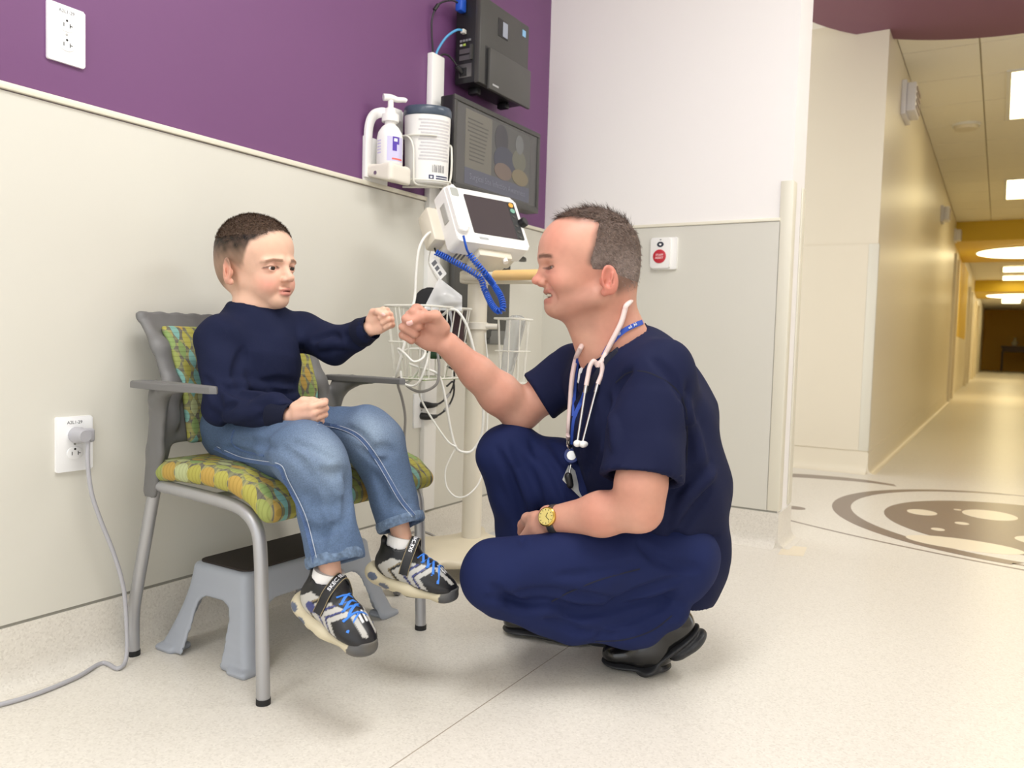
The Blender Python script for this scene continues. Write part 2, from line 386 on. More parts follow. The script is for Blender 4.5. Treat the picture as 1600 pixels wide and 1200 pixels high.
# ------------------------------------------------------------------ inlaid floor design at the hall crossing
def inlay(name, polys, m, z=.0006):
    V, Fs = [], []
    for p in polys:
        b = len(V); n = len(p); V += [(x, y, z) for x, y in p] + [(x, y, -.002) for x, y in p]
        Fs.append(tuple(range(b, b + n)))
        Fs += [(b + i, b + n + i, b + n + (i + 1) % n, b + (i + 1) % n) for i in range(n)]
    return mesh(name, V, Fs, m, floor)
def arc(c, r, a0, a1, n=40): return [(c[0] + r * math.cos(math.radians(a0 + (a1 - a0) * i / n)), c[1] + r * math.sin(math.radians(a0 + (a1 - a0) * i / n))) for i in range(n + 1)]
inlay('floor_inlay', [ellipse(.585, .575, 64, 1.85, 4.03)], M_INLAY)
for cx, cy, rx, ry in ((1.415, 4.08, .062, .07), (1.68, 4.22, .11, .12), (1.58, 3.93, .028, .03), (1.50, 3.73, .026, .03), (1.86, 3.76, .09, .085), (1.60, 3.50, .20, .10), (1.55, 4.26, .016, .016), (2.05, 4.3, .08, .08), (2.15, 3.9, .1, .1)):
    inlay('floor_inlay_spot', [ellipse(rx, ry, 28, cx, cy)], M_INLAY_C, .0011)
# crescent ring round the disc, thick on the left
inlay('floor_inlay_ring', [arc((1.87, 4.10), .835, 100, 262, 60) + arc((1.905, 4.115), .79, 262, 100, 60)], M_INLAY)
inlay('floor_inlay_ring', [arc((1.87, 4.10), .822, -98, 100, 60) + arc((1.87, 4.10), .806, 100, -98, 60)], M_INLAY)
inlay('floor_inlay_line', [arc((2.35, 6.2), 3.04, 212, 268, 60) + arc((2.35, 6.2), 3.026, 268, 212, 60)], M_INLAY)
inlay('floor_inlay_swoosh', [[(.40, 4.62), (.60, 4.66), (.80, 4.74), (1.0, 4.79), (1.12, 4.80), (1.24, 4.775), (1.22, 4.835), (1.08, 4.89), (.95, 4.90), (.78, 4.87), (.60, 4.80), (.40, 4.74)]], M_INLAY)
inlay('floor_inlay_dot', [ellipse(.045, .04, 20, .915, 3.80)], M_INLAY)
inlay('floor_patch', [[(1.045, 2.90), (1.125, 2.93), (1.11, 3.07), (1.03, 3.05)]], M_INLAY_C, .0009)
# ------------------------------------------------------------------ signed-distance modelling: soft forms as one continuous skin
def on_x(px, py, X):
    d = at(px, py, 1.0) - CAM; return CAM + d * ((X - CAM[0]) / d[0])
def on_y(px, py, Y):
    d = at(px, py, 1.0) - CAM; return CAM + d * ((Y - CAM[1]) / d[1])
def on_z(px, py, Z=0.0):
    d = at(px, py, 1.0) - CAM; return CAM + d * ((Z - CAM[2]) / d[2])
def axis(lo, hi, step, fine=()):
    """grid coordinates from lo to hi; fine=((a, b, step), ...) are ranges with a smaller step"""
    out = [lo]
    while out[-1] < hi:
        s = step
        for a, b, fs in fine:
            if a - fs < out[-1] < b: s = min(s, fs)
        out.append(out[-1] + s)
    return np.array(out)
class Solid:
    def __init__(self, xs, ys, zs):
        self.ax = [np.asarray(a, np.float32) for a in (xs, ys, zs)]
        self.D = np.full([len(a) for a in self.ax], .5, np.float32)
        self.R = np.eye(3); self.t = np.zeros(3); self.s = 1.0
        self.h = max(float(np.max(np.diff(a))) for a in self.ax)
    def frame(self, R=None, t=(0, 0, 0), s=1.0):
        """local frame: world = t + s * R @ local (columns of R are the local axes)"""
        self.R = np.eye(3) if R is None else np.array(R, float); self.t = np.array(t, float); self.s = s
        return self
    def _block(self, lo, hi, pad):
        cs = np.array([[(lo, hi)[i][0], (lo, hi)[j][1], (lo, hi)[k][2]] for i in (0, 1) for j in (0, 1) for k in (0, 1)])
        w = cs @ self.R.T * self.s + self.t
        a, b = w.min(0) - pad, w.max(0) + pad
        sl = tuple(slice(max(0, int(np.searchsorted(A, a[i])) - 1), int(np.searchsorted(A, b[i])) + 1) for i, A in enumerate(self.ax))
        return sl
    def _local(self, sl):
        X, Y, Z = (self.ax[i][sl[i]].astype(np.float32) for i in range(3))
        x = (X - self.t[0])[:, None, None]; y = (Y - self.t[1])[None, :, None]; z = (Z - self.t[2])[None, None, :]
        R = self.R / self.s
        return tuple((R[0, j] * x + R[1, j] * y + R[2, j] * z).astype(np.float32) for j in range(3))
    def put(self, f, lo, hi, k=0.0, op='u'):
        k_ = max(k, 1e-6); sl = self._block(np.array(lo, float), np.array(hi, float), (k_ * self.s) + 2.5 * self.h)
        if any(s.stop - s.start < 2 for s in sl): return self
        d = f(*self._local(sl)) * self.s; k_ *= self.s
        A = self.D[sl]
        if op == 'u':
            h = np.clip(.5 + .5 * (A - d) / k_, 0, 1); self.D[sl] = A * (1 - h) + d * h - k_ * h * (1 - h)
        elif op == 's':
            h = np.clip(.5 - .5 * (A + d) / k_, 0, 1); self.D[sl] = A * (1 - h) - d * h + k_ * h * (1 - h)
        elif op == 'i':
            h = np.clip(.5 - .5 * (A - d) / k_, 0, 1); self.D[sl] = A * (1 - h) + d * h + k_ * h * (1 - h)
        elif op == 'add': self.D[sl] = A + d
        return self
    def ell(self, c, r, k=0.0, op='u', rot=None):
        c, r = np.array(c, float), np.array(r, float); m = r.max()
        Q = None if rot is None else np.array(rot, float)
        def f(x, y, z):
            x, y, z = x - c[0], y - c[1], z - c[2]
            if Q is not None: x, y, z = (Q[0, j] * x + Q[1, j] * y + Q[2, j] * z for j in range(3))
            k0 = np.sqrt((x / r[0]) ** 2 + (y / r[1]) ** 2 + (z / r[2]) ** 2); k1 = np.sqrt((x / r[0] ** 2) ** 2 + (y / r[1] ** 2) ** 2 + (z / r[2] ** 2) ** 2) + 1e-9
            return np.where(k0 < 1e-3, -r.min(), k0 * (k0 - 1) / k1)
        bb = r if Q is None else np.full(3, m)
        return self.put(f, c - bb, c + bb, k, op)
    def cap(self, a, b, ra, rb=None, k=0.0, op='u', flat=None):
        """tapered capsule; flat=(direction, ratio) squashes the section along a direction"""
        a, b = np.array(a, float), np.array(b, float); rb = ra if rb is None else rb; ab = b - a; L2 = ab @ ab + 1e-12
        if flat is not None:
            n = np.array(flat[0], float); n = n - ab * (n @ ab) / L2; n /= np.linalg.norm(n)
        def f(x, y, z):
            px, py, pz = x - a[0], y - a[1], z - a[2]
            t = np.clip((px * ab[0] + py * ab[1] + pz * ab[2]) / L2, 0, 1)
            qx, qy, qz = px - t * ab[0], py - t * ab[1], pz - t * ab[2]
            d2 = qx * qx + qy * qy + qz * qz; r = ra + (rb - ra) * t
            if flat is not None:
                w = qx * n[0] + qy * n[1] + qz * n[2]; q = flat[1]
                d2 = d2 - w * w + (w / q) ** 2
                return (np.sqrt(d2) - r) * (q if q < 1 else 1.0)
            return np.sqrt(d2) - r
        m = max(ra, rb) * (max(1, flat[1]) if flat is not None else 1)
        return self.put(f, np.minimum(a, b) - m, np.maximum(a, b) + m, k, op)
    def cone(self, a, b, ra, rb, k=0.0, op='u'):
        """flat-ended cone"""
        a, b = np.array(a, float), np.array(b, float); L = np.linalg.norm(b - a); n = (b - a) / L
        def f(x, y, z):
            px, py, pz = x - a[0], y - a[1], z - a[2]; t = px * n[0] + py * n[1] + pz * n[2]
            q = np.sqrt(np.maximum(px * px + py * py + pz * pz - t * t, 0)); d = q - (ra + (rb - ra) * np.clip(t / L, 0, 1)); e = np.abs(t - L / 2) - L / 2
            return np.sqrt(np.maximum(d, 0) ** 2 + np.maximum(e, 0) ** 2) + np.minimum(np.maximum(d, e), 0)
        m = max(ra, rb); return self.put(f, np.minimum(a, b) - m, np.maximum(a, b) + m, k, op)
    def ripple(self, amp, freq, seed, stretch=(1, 1, 1), n=7):
        """slack of the cloth: a slow uneven swell added to the whole form"""
        r = np.random.default_rng(seed); x, y, z = self.ax[0][:, None, None], self.ax[1][None, :, None], self.ax[2][None, None, :]; o = np.zeros(self.D.shape, np.float32)
        for _ in range(n):
            k = r.normal(size=3) / np.array(stretch); k *= freq * (.6 + .8 * r.random()) / np.linalg.norm(k); o += np.sin(k[0] * x + k[1] * y + k[2] * z + r.random() * 6.28).astype(np.float32)
        self.D += o * (amp / n ** .5); return self
    def chain(self, pts, rad, k=0.0, op='u', flat=None):
        for i in range(len(pts) - 1):
            fl = flat if flat is None or not isinstance(flat, list) else flat[i]
            self.cap(pts[i], pts[i + 1], rad[i], rad[i + 1], k, op, fl)
        return self
    def rbox(self, c, h, r, k=0.0, op='u', rot=None):
        c, h = np.array(c, float), np.array(h, float) - r; Q = None if rot is None else np.array(rot, float)
        def f(x, y, z):
            x, y, z = x - c[0], y - c[1], z - c[2]
            if Q is not None: x, y, z = (Q[0, j] * x + Q[1, j] * y + Q[2, j] * z for j in range(3))
            qx, qy, qz = abs(x) - h[0], abs(y) - h[1], abs(z) - h[2]
            return np.sqrt(np.maximum(qx, 0) ** 2 + np.maximum(qy, 0) ** 2 + np.maximum(qz, 0) ** 2) + np.minimum(np.maximum(np.maximum(qx, qy), qz), 0) - r
        bb = h + r if Q is None else np.full(3, np.linalg.norm(h + r))
        return self.put(f, c - bb, c + bb, k, op)
    def mesh(self, name, m, parent=None, color=None, smooth=1, sides=None):
        D = self.D; xs, ys, zs = self.ax
        ins = D < 0
        nx, ny, nz = D.shape
        cnt = np.zeros((nx - 1, ny - 1, nz - 1), np.int8)
        for i in (0, 1):
            for j in (0, 1):
                for k in (0, 1): cnt += ins[i:nx - 1 + i, j:ny - 1 + j, k:nz - 1 + k]
        I, J, K = np.nonzero((cnt > 0) & (cnt < 8))
        idx = np.full(cnt.shape, -1, np.int32); idx[I, J, K] = np.arange(len(I))
        acc = np.zeros((len(I), 3)); w = np.zeros(len(I))
        crn = {(i, j, k): D[I + i, J + j, K + k] for i in (0, 1) for j in (0, 1) for k in (0, 1)}
        P0 = np.stack([xs[I], ys[J], zs[K]], 1).astype(float); S = np.stack([xs[I + 1] - xs[I], ys[J + 1] - ys[J], zs[K + 1] - zs[K]], 1).astype(float)
        for a in range(3):
            for u in (0, 1):
                for v in (0, 1):
                    c0 = [0, 0, 0]; o = [q for q in range(3) if q != a]; c0[o[0]] = u; c0[o[1]] = v
                    c1 = list(c0); c1[a] = 1
                    d0, d1 = crn[tuple(c0)], crn[tuple(c1)]
                    mk = (d0 < 0) != (d1 < 0)
                    t = np.where(mk, d0 / np.where(mk, d0 - d1, 1), 0)
                    p = np.array(c0, float)[None, :].repeat(len(I), 0); p[:, a] = t
                    acc += np.where(mk[:, None], p, 0); w += mk
        V = P0 + S * acc / w[:, None]
        Q = []
        for a in range(3):
            o = [q for q in range(3) if q != a]
            A = np.moveaxis(ins, a, 0); ch = A[:-1] != A[1:]
            ch = ch[:, 1:-1, 1:-1]; e0, e1, e2 = np.nonzero(ch); neg = A[e0, e1 + 1, e2 + 1]
            idm = np.moveaxis(idx, a, 0)
            q = np.stack([idm[e0, e1, e2], idm[e0, e1 + 1, e2], idm[e0, e1 + 1, e2 + 1], idm[e0, e1, e2 + 1]], 1)
            flip = neg if a != 1 else ~neg
            q = np.where(flip[:, None], q, q[:, ::-1]); Q.append(q)
        Q = np.concatenate(Q); Q = Q[(Q >= 0).all(1)]
        if smooth:
            E = np.concatenate([Q[:, [0, 1]], Q[:, [1, 2]], Q[:, [2, 3]], Q[:, [3, 0]]])
            E = np.concatenate([E, E[:, ::-1]])
            deg = np.bincount(E[:, 0], minlength=len(V))
            for it in range(smooth):
                for lam in (.5, -.52):
                    avg = np.stack([np.bincount(E[:, 0], V[E[:, 1], c], len(V)) for c in range(3)], 1) / np.maximum(deg, 1)[:, None]
                    V = V + lam * (avg - V) * (deg > 0)[:, None]
        self.V, self.Q = V, Q
        me = bpy.data.meshes.new(name)
        me.vertices.add(len(V)); me.vertices.foreach_set('co', V.astype(np.float32).ravel())
        me.loops.add(len(Q) * 4); me.loops.foreach_set('vertex_index', Q.astype(np.int32).ravel())
        me.polygons.add(len(Q)); me.polygons.foreach_set('loop_start', np.arange(0, len(Q) * 4, 4, dtype=np.int32))
        try: me.polygons.foreach_set('loop_total', np.full(len(Q), 4, np.int32))
        except Exception: pass
        me.update(calc_edges=True); me.validate()
        o = link(name, me, m, parent, True)
        if color is not None: paint(o, color(V))
        return o
def paint(o, cols, name='Col'):
    a = o.data.color_attributes.new(name, 'FLOAT_COLOR', 'POINT')
    c = np.ones((len(o.data.vertices), 4), np.float32); c[:, :3] = cols[:, :3]; a.data.foreach_set('color', c.ravel())
def rotm(ax, deg):
    return np.array(Matrix.Rotation(math.radians(deg), 3, Vector(ax)))
def basis(fwd, up):
    """columns: forward, left, up"""
    f = np.array(fwd, float); f /= np.linalg.norm(f); u = np.array(up, float); u = u - f * (f @ u); u /= np.linalg.norm(u)
    return np.stack([f, np.cross(u, f), u], 1)
def unit(v): v = np.array(v, float); return v / np.linalg.norm(v)
# ------------------------------------------------------------------ visitor chair
M_TUBE = mat('silver_tube', lin(176, 176, 178), .38, metal=.55)
M_FOOT = mat('black_rubber', lin(24, 24, 26), .6)
M_GREYP = mat('grey_moulded_plastic', lin(108, 107, 106), .48, bump=(400, .1, .0005))
def upholstery(name, ax):
    """woven fabric with rows of leaf shapes; ax picks the two object axes it runs along"""
    m = bpy.data.materials.new(name); m.use_nodes = True; nt = m.node_tree; N, L = nt.nodes, nt.links
    b = N['Principled BSDF']; b.inputs['Roughness'].default_value = .85; b.inputs['Specular IOR Level'].default_value = .2
    tc = N.new('ShaderNodeTexCoord'); sp = N.new('ShaderNodeSeparateXYZ'); L.new(tc.outputs['Object'], sp.inputs[0])
    def mth(op, a, b_=None, c=None):
        n = N.new('ShaderNodeMath'); n.operation = op
        for i, v in enumerate((a, b_, c)):
            if v is None: continue
            if isinstance(v, (int, float)): n.inputs[i].default_value = v
            else: L.new(v, n.inputs[i])
        return n.outputs[0]
    u = mth('MULTIPLY', sp.outputs[ax[0]], 1 / .021); v = mth('MULTIPLY', sp.outputs[ax[1]], 1 / .042)
    col = mth('FLOOR', u); par = mth('MODULO', mth('ABSOLUTE', col), 2.0)
    v2 = mth('ADD', v, mth('MULTIPLY', par, .5)); row = mth('FLOOR', v2)
    fu = mth('SUBTRACT', mth('SUBTRACT', u, col), .5); fv = mth('SUBTRACT', mth('SUBTRACT', v2, row), .5)
    # leaf: |fu| < .46 * (1 - (2 fv)^2)
    leaf = mth('SUBTRACT', mth('MULTIPLY', mth('SUBTRACT', 1.0, mth('MULTIPLY', mth('MULTIPLY', fv, fv), 3.7)), .47), mth('ABSOLUTE', fu))
    mask = mth('GREATER_THAN', leaf, .03)
    cb = N.new('ShaderNodeCombineXYZ'); L.new(col, cb.inputs[0]); L.new(row, cb.inputs[1])
    wn = N.new('ShaderNodeTexWhiteNoise'); wn.noise_dimensions = '2D'; L.new(cb.outputs[0], wn.inputs['Vector'])
    r = N.new('ShaderNodeValToRGB'); r.color_ramp.interpolation = 'CONSTANT'
    cols = [(0, (172, 166, 84)), (.22, (136, 158, 98)), (.40, (128, 174, 164)), (.55, (182, 152, 80)), (.72, (152, 160, 92)), (.88, (178, 184, 136))]
    r.color_ramp.elements[0].color = lin(*cols[0][1]); r.color_ramp.elements[1].position = cols[1][0]; r.color_ramp.elements[1].color = lin(*cols[1][1])
    for p, c in cols[2:]:
        e = r.color_ramp.elements.new(p); e.color = lin(*c)
    L.new(wn.outputs[0], r.inputs[0])
    # weave ground: alternating olive, taupe and yellow threads
    st = mth('FLOOR', mth('MULTIPLY', v, 6.0)); cb2 = N.new('ShaderNodeCombineXYZ'); L.new(st, cb2.inputs[0]); L.new(mth('FLOOR', mth('MULTIPLY', u, 2.0)), cb2.inputs[1])
    wn2 = N.new('ShaderNodeTexWhiteNoise'); wn2.noise_dimensions = '2D'; L.new(cb2.outputs[0], wn2.inputs['Vector'])
    r2 = N.new('ShaderNodeValToRGB'); r2.color_ramp.interpolation = 'CONSTANT'; r2.color_ramp.elements[0].color = lin(112, 108, 96); r2.color_ramp.elements[1].position = .4; r2.color_ramp.elements[1].color = lin(158, 154, 100)
    e = r2.color_ramp.elements.new(.7); e.color = lin(132, 132, 100)
    L.new(wn2.outputs[0], r2.inputs[0])
    mx = N.new('ShaderNodeMix'); mx.data_type = 'RGBA'; L.new(mask, mx.inputs[0]); L.new(r2.outputs[0], mx.inputs[6]); L.new(r.outputs[0], mx.inputs[7])
    # dark thread lines
    ln = mth('LESS_THAN', mth('ABSOLUTE', mth('SUBTRACT', mth('FRACT', mth('MULTIPLY', v, 4.0)), .5)), .12)
    m3 = N.new('ShaderNodeMix'); m3.data_type = 'RGBA'; m3.blend_type = 'MULTIPLY'; L.new(mth('MULTIPLY', ln, .3), m3.inputs[0]); L.new(mx.outputs[2], m3.inputs[6]); m3.inputs[7].default_value = (.45, .42, .35, 1)
    L.new(m3.outputs[2], b.inputs['Base Color'])
    bp = N.new('ShaderNodeBump'); bp.inputs['Strength'].default_value = .25; bp.inputs['Distance'].default_value = .0008
    n = N.new('ShaderNodeTexNoise'); n.inputs['Scale'].default_value = 900; L.new(tc.outputs['Object'], n.inputs['Vector']); L.new(n.outputs['Fac'], bp.inputs['Height']); L.new(bp.outputs[0], b.inputs['Normal'])
    return m
chair = thing('visitor_chair', 'grey armchair with leaf-patterned upholstery against the wall, the boy sitting on it', 'chair')
YL, YR = 1.075, 1.58
def side_frame(Y):
    rear = [(.046, Y, .006), (.046, Y, .09), (.060, Y, .16), (.125, Y, .405)]
    front = [(.132, Y, .398), (.25, Y, .394), (.36, Y, .388), (.415, Y, .376), (.448, Y, .345), (.458, Y, .29), (.462, Y, .20), (.470, Y, .006)]
    tube('rear_leg', rear, .0135, M_TUBE, chair, 12, 6)
    tube('front_leg', front, .0135, M_TUBE, chair, 12, 6)
    cyl('foot_cap', (.046, Y, 0), (.046, Y, .012), .0145, M_FOOT, chair, 14)
    cyl('foot_cap', (.470, Y, 0), (.470, Y, .012), .0145, M_FOOT, chair, 14)
side_frame(YL); side_frame(YR)
tube('cross_rail', [(.30, YL, .388), (.30, YR, .388)], .011, M_TUBE, chair, 10, 2)
# seat: a padded slab with a waterfall front edge
S = Solid(axis(.09, .56, .006), axis(1.03, 1.63, .008), axis(.34, .48, .005))
line = [(.125, .428), (.20, .436), (.30, .438), (.38, .432), (.44, .414), (.475, .386)]
def slab(x, y, z):
    d = None
    for (x0, z0), (x1, z1) in zip(line[:-1], line[1:]):
        ax, az = x1 - x0, z1 - z0; t = np.clip(((x - x0) * ax + (z - z0) * az) / (ax * ax + az * az), 0, 1)
        q = np.sqrt((x - x0 - t * ax) ** 2 + (z - z0 - t * az) ** 2); d = q if d is None else np.minimum(d, q)
    ey = np.maximum(np.abs(y - 1.3275) - .245, 0)
    return np.sqrt(d * d + ey * ey) - .024
S.put(slab, (.08, 1.03, .33), (.53, 1.63, .48), .0)
S.mesh('seat', upholstery('leaf_fabric_seat', (1, 0)), chair, smooth=2)
# back: moulded frame with two uprights that carry the arms, upholstered panel between
S = Solid(axis(-.02, .30, .0036), axis(.97, 1.69, .0045), axis(.37, .80, .0045))
def backx(z): return np.interp(z, [.40, .50, .60, .70, .78], [.128, .152, .140, .098, .045])
yc = 1.3275
def up(sgn):
    Y = lambda w: yc + sgn * w
    # blade that rises from the seat to the arm, and the flaring side of the back
    S.chain([(.120, Y(.262), .385), (.136, Y(.262), .47), (.150, Y(.266), .56), (.158, Y(.272), .606)], [.021, .026, .024, .024], .006, flat=((0, 1, 0), .45))
    S.chain([(.132, Y(.250), .44), (.148, Y(.236), .54), (.138, Y(.222), .61), (.095, Y(.222), .70), (.043, Y(.236), .766)], [.016, .020, .021, .019, .010], .012, flat=((1, 0, 0), .5))
    S.chain([(.158, Y(.272), .585), (.20, Y(.284), .612), (.27, Y(.286), .617)], [.016, .012, .008], .02)
    prism('arm_pad', [(x, Y(w)) for x, w in ((.118, .262), (.112, .285), (.122, .312), (.17, .318), (.27, .312), (.362, .302), (.372, .292), (.362, .281), (.27, .272), (.17, .258))][::sgn], .612, .627, None, M_GREYP, chair, .004)
up(-1); up(1)
for q in range(10):
    a, b = -1 + q / 5, -1 + (q + 1) / 5
    f = lambda v: (.045 - .012 * (1 - v * v), yc + .232 * v, .762)
    g = lambda v: (.128 - .012 * (1 - v * v), yc + .25 * v, .425)
    S.cap(f(a), f(b), .013, None, .006, flat=((1, 0, 0), .6)); S.cap(g(a), g(b), .014, None, .006, flat=((1, 0, 0), .6))
def shell(x, y, z):
    v = (y - yc) / .235; xx = backx(z) - .012 * (1 - np.clip(v * v, 0, 1)) - .006
    d = np.abs(x - xx) - .005
    return np.maximum(np.maximum(d, np.abs(y - yc) - .225), np.abs(z - .625) - .137)
S.put(shell, (-.02, 1.08, .46), (.2, 1.57, .77), .006)
S.mesh('back_frame', M_GREYP, chair, smooth=8)
S = Solid(axis(-.02, .20, .005), axis(1.10, 1.56, .006), axis(.46, .78, .006))
def pad(x, y, z):
    v = (y - yc) / .235; xx = backx(z) - .012 * (1 - np.clip(v * v, 0, 1)) + .009
    hw = .185 + .012 * (z - .5) / .25
    ex = np.abs(x - xx); ey = np.maximum(np.abs(y - yc) - hw, 0); ez = np.maximum(np.abs(z - .615) - .118, 0)
    return np.sqrt(ex * ex + ey * ey + ez * ez) - .012
S.put(pad, (-.02, 1.1, .46), (.2, 1.55, .77), .0)
S.mesh('back_cushion', upholstery('leaf_fabric_back', (1, 2)), chair, smooth=2)
# ------------------------------------------------------------------ step stool under the chair
stool = thing('step_stool', 'grey plastic step stool with dark tread under the chair', 'step stool')
M_STOOL = mat('grey_stool_plastic', lin(164, 169, 178), .4)
S = Solid(axis(.0, .42, .005), axis(1.06, 1.70, .006), axis(-.012, .215, .005))
cx, cy, H = .205, 1.378, .205
def frus(x, y, z, inset=0.0, dz=0.0):
    k = np.clip(z / H, 0, 1); fl = (1 - k) ** 1.6
    hx = .092 + .062 * fl - inset; hy = .205 + .048 * fl - inset
    qx, qy, qz = np.abs(x - cx) - hx + .02, np.abs(y - cy) - hy + .02, np.abs(z - H / 2) - H / 2 + .012 + dz
    return (np.sqrt(np.maximum(qx, 0) ** 2 + np.maximum(qy, 0) ** 2) + np.minimum(np.maximum(qx, qy), 0) - .02) * .9, qz - .012
def outer(x, y, z):
    a, b = frus(x, y, z); qa, qb = a + .012, b + .012
    return np.sqrt(np.maximum(qa, 0) ** 2 + np.maximum(qb, 0) ** 2) + np.minimum(np.maximum(qa, qb), 0) - .012
S.put(outer, (.0, 1.06, 0), (.42, 1.7, .21))
def inner(x, y, z):
    a, b = frus(x, y, z, .008); return np.maximum(a, z - (H - .016))
S.put(inner, (.0, 1.06, -.05), (.42, 1.7, .2), .002, 's')
def arch(w, top, ax):
    def f(x, y, z):
        u = (x - cx) if ax == 'y' else (y - cy)
        ww = w * (1 + .25 * np.clip(1 - z / top, 0, 1))
        q1 = np.abs(u) - ww + .03; q2 = z - top + .03
        return np.sqrt(np.maximum(q1, 0) ** 2 + np.maximum(q2, 0) ** 2) + np.minimum(np.maximum(q1, q2), 0) - .03
    return f
S.put(arch(.052, .135, 'y'), (cx - .08, 1.0, -.05), (cx + .08, 1.75, .14), .004, 's')
S.put(arch(.150, .135, 'x'), (-.1, cy - .2, -.05), (.5, cy + .2, .14), .004, 's')
for sx in (-1, 1):
    for sy in (-1, 1):
        S.cap((cx + sx * .117, cy + sy * .276, .030), (cx + sx * .090, cy + sy * .222, .155), .034, .008, .004, 's')
        S.rbox((cx + sx * .122, cy + sy * .228, .006), (.030, .030, .008), .006, .006)
S.mesh('stool_body', M_STOOL, stool, smooth=6)
prism('tread_mat', rrect(.165, .385, .02), .2045, .2085, Matrix.Translation((cx, cy, 0)), mat('dark_tread', lin(46, 38, 33), .8, bump=(500, .5, .002)), stool, .001)
# ------------------------------------------------------------------ wall outlets
M_PLATE = mat('white_outlet_plastic', lin(246, 246, 246), .3)
M_SLOT = mat('black_slot', lin(15, 15, 15), .6)
M_INK = mat('grey_print', lin(105, 105, 108), .6)
def wall_frame(y, z, x=0.006):
    """local x runs along the left wall (+y), local y up, local z out of the wall"""
    return frame((x, y, z), (0, 1, 0), (0, 0, 1), (1, 0, 0))
def outlet(y, z, label, w=.0785, h=.1165, x=.006, txt='A2L1-29'):
    t = thing('wall_outlet', label, 'outlet', 'wall outlets')
    Mx = wall_frame(y, z, x)
    prism('cover_plate', rrect(w, h, .004), 0, .006, Mx, M_PLATE, t, .0025)
    for s in (1, -1):
        cyy = s * .0195
        r = prism('receptacle', [(a, b * .82) for a, b in ellipse(.0172, .0172, 28, 0, 0)], .005, .0072, Mx @ Matrix.Translation((0, cyy, 0)), M_PLATE, t, .0006)
        for ax_, ay, sw, sh in ((-.0065, -.0005, .0016, .0075), (.0065, -.0005, .0016, .0085), (.0095, -.0005, .0045, .0016)):
            box('slot', (ax_ - sw / 2, cyy + ay - sh / 2, .0066), (ax_ + sw / 2, cyy + ay + sh / 2, .0075), M_SLOT, r, M=Mx)
        prism('slot', ellipse(.0024, .0024, 10), .0066, .0075, Mx @ Matrix.Translation((0, cyy + .0085, 0)), M_SLOT, r)
    prism('screw', ellipse(.0026, .0026, 10), .0055, .0068, Mx, mat('steel_screw', lin(170, 170, 168), .3, metal=.8), t)
    if txt: text('circuit_label', txt, .0095, Mx @ Matrix.Translation((0, h / 2 - .0125, .0062)), M_INK, t)
    return t
outlet(.961, .488, 'white wall outlet low on the cream panel with a grey cord plugged in')
outlet(.949, 1.336, 'white wall outlet high on the purple wall with nothing plugged in', x=0.0)
outlet(2.155, .487, 'white wall outlet behind the equipment stand with two black plugs', txt=None)
# grey cord with its angled plug
M_CORD = mat('grey_cord', lin(176, 175, 180), .45)
cord = thing('power_cord', 'light grey power cord running from the low outlet down across the floor', 'cord')
Mo = wall_frame(.961, .488)
lathe('plug', [(.014, 0), (.0175, .004), (.0175, .018), (.013, .030), (.0125, .040)], Mo @ Matrix.Translation((.000, .0195, .0068)), M_CORD, cord, 18)
bm = bmesh.new(); bm_box(bm, (-.002, .004, .020), (.026, .034, .040), .006, Mo, 3); auto_smooth(from_bm('plug_head', bm, M_CORD, cord))
pts = [on_x(138, 680, .045), on_x(137, 720, .045), on_x(143, 770, .046), on_x(158, 815, .05), on_x(176, 860, .055), on_x(190, 905, .06), on_x(196, 945, .066), np.array([.082, 1.035, .022])]
pts += [np.array([.098, 1.005, .0055]), on_z(160, 1036, .0055), on_z(120, 1058, .0055), on_z(60, 1083, .0055), on_z(0, 1101, .0055), on_z(-80, 1118, .0055)]
tube('cord', pts, .0046, M_CORD, cord, 10, 8)
# ------------------------------------------------------------------ equipment on the purple wall
M_WPL = mat('white_plastic', lin(242, 240, 236), .35)
M_CPL = mat('ivory_plastic', lin(232, 226, 212), .38)
M_BLK = mat('black_plastic', lin(28, 28, 29), .4)
M_CHAR = mat('charcoal_plastic', lin(66, 65, 62), .42)
M_CHAR2 = mat('charcoal_panel', lin(74, 73, 70), .38)
M_STEEL = mat('bright_steel', lin(190, 190, 192), .25, metal=.9)
M_BLUE = mat('blue_plastic', lin(30, 84, 190), .4)
M_WIRE = mat('white_coated_wire', lin(236, 233, 222), .35)
def patch(name, c, r, a0, a1, z0, z1, m, parent, tilt=None, n=10):
    """printed label that follows a round container (angles in plan, degrees)"""
    V, Fs = [], []
    for i in range(n + 1):
        a = math.radians(a0 + (a1 - a0) * i / n)
        for z in (z0, z1):
            p = Vector((r * math.cos(a), r * math.sin(a), z)); V.append(tuple((tilt @ p if tilt is not None else p + Vector(c))))
    for i in range(n): Fs.append((2 * i, 2 * i + 2, 2 * i + 3, 2 * i + 1))
    return mesh(name, V, Fs, m, parent)
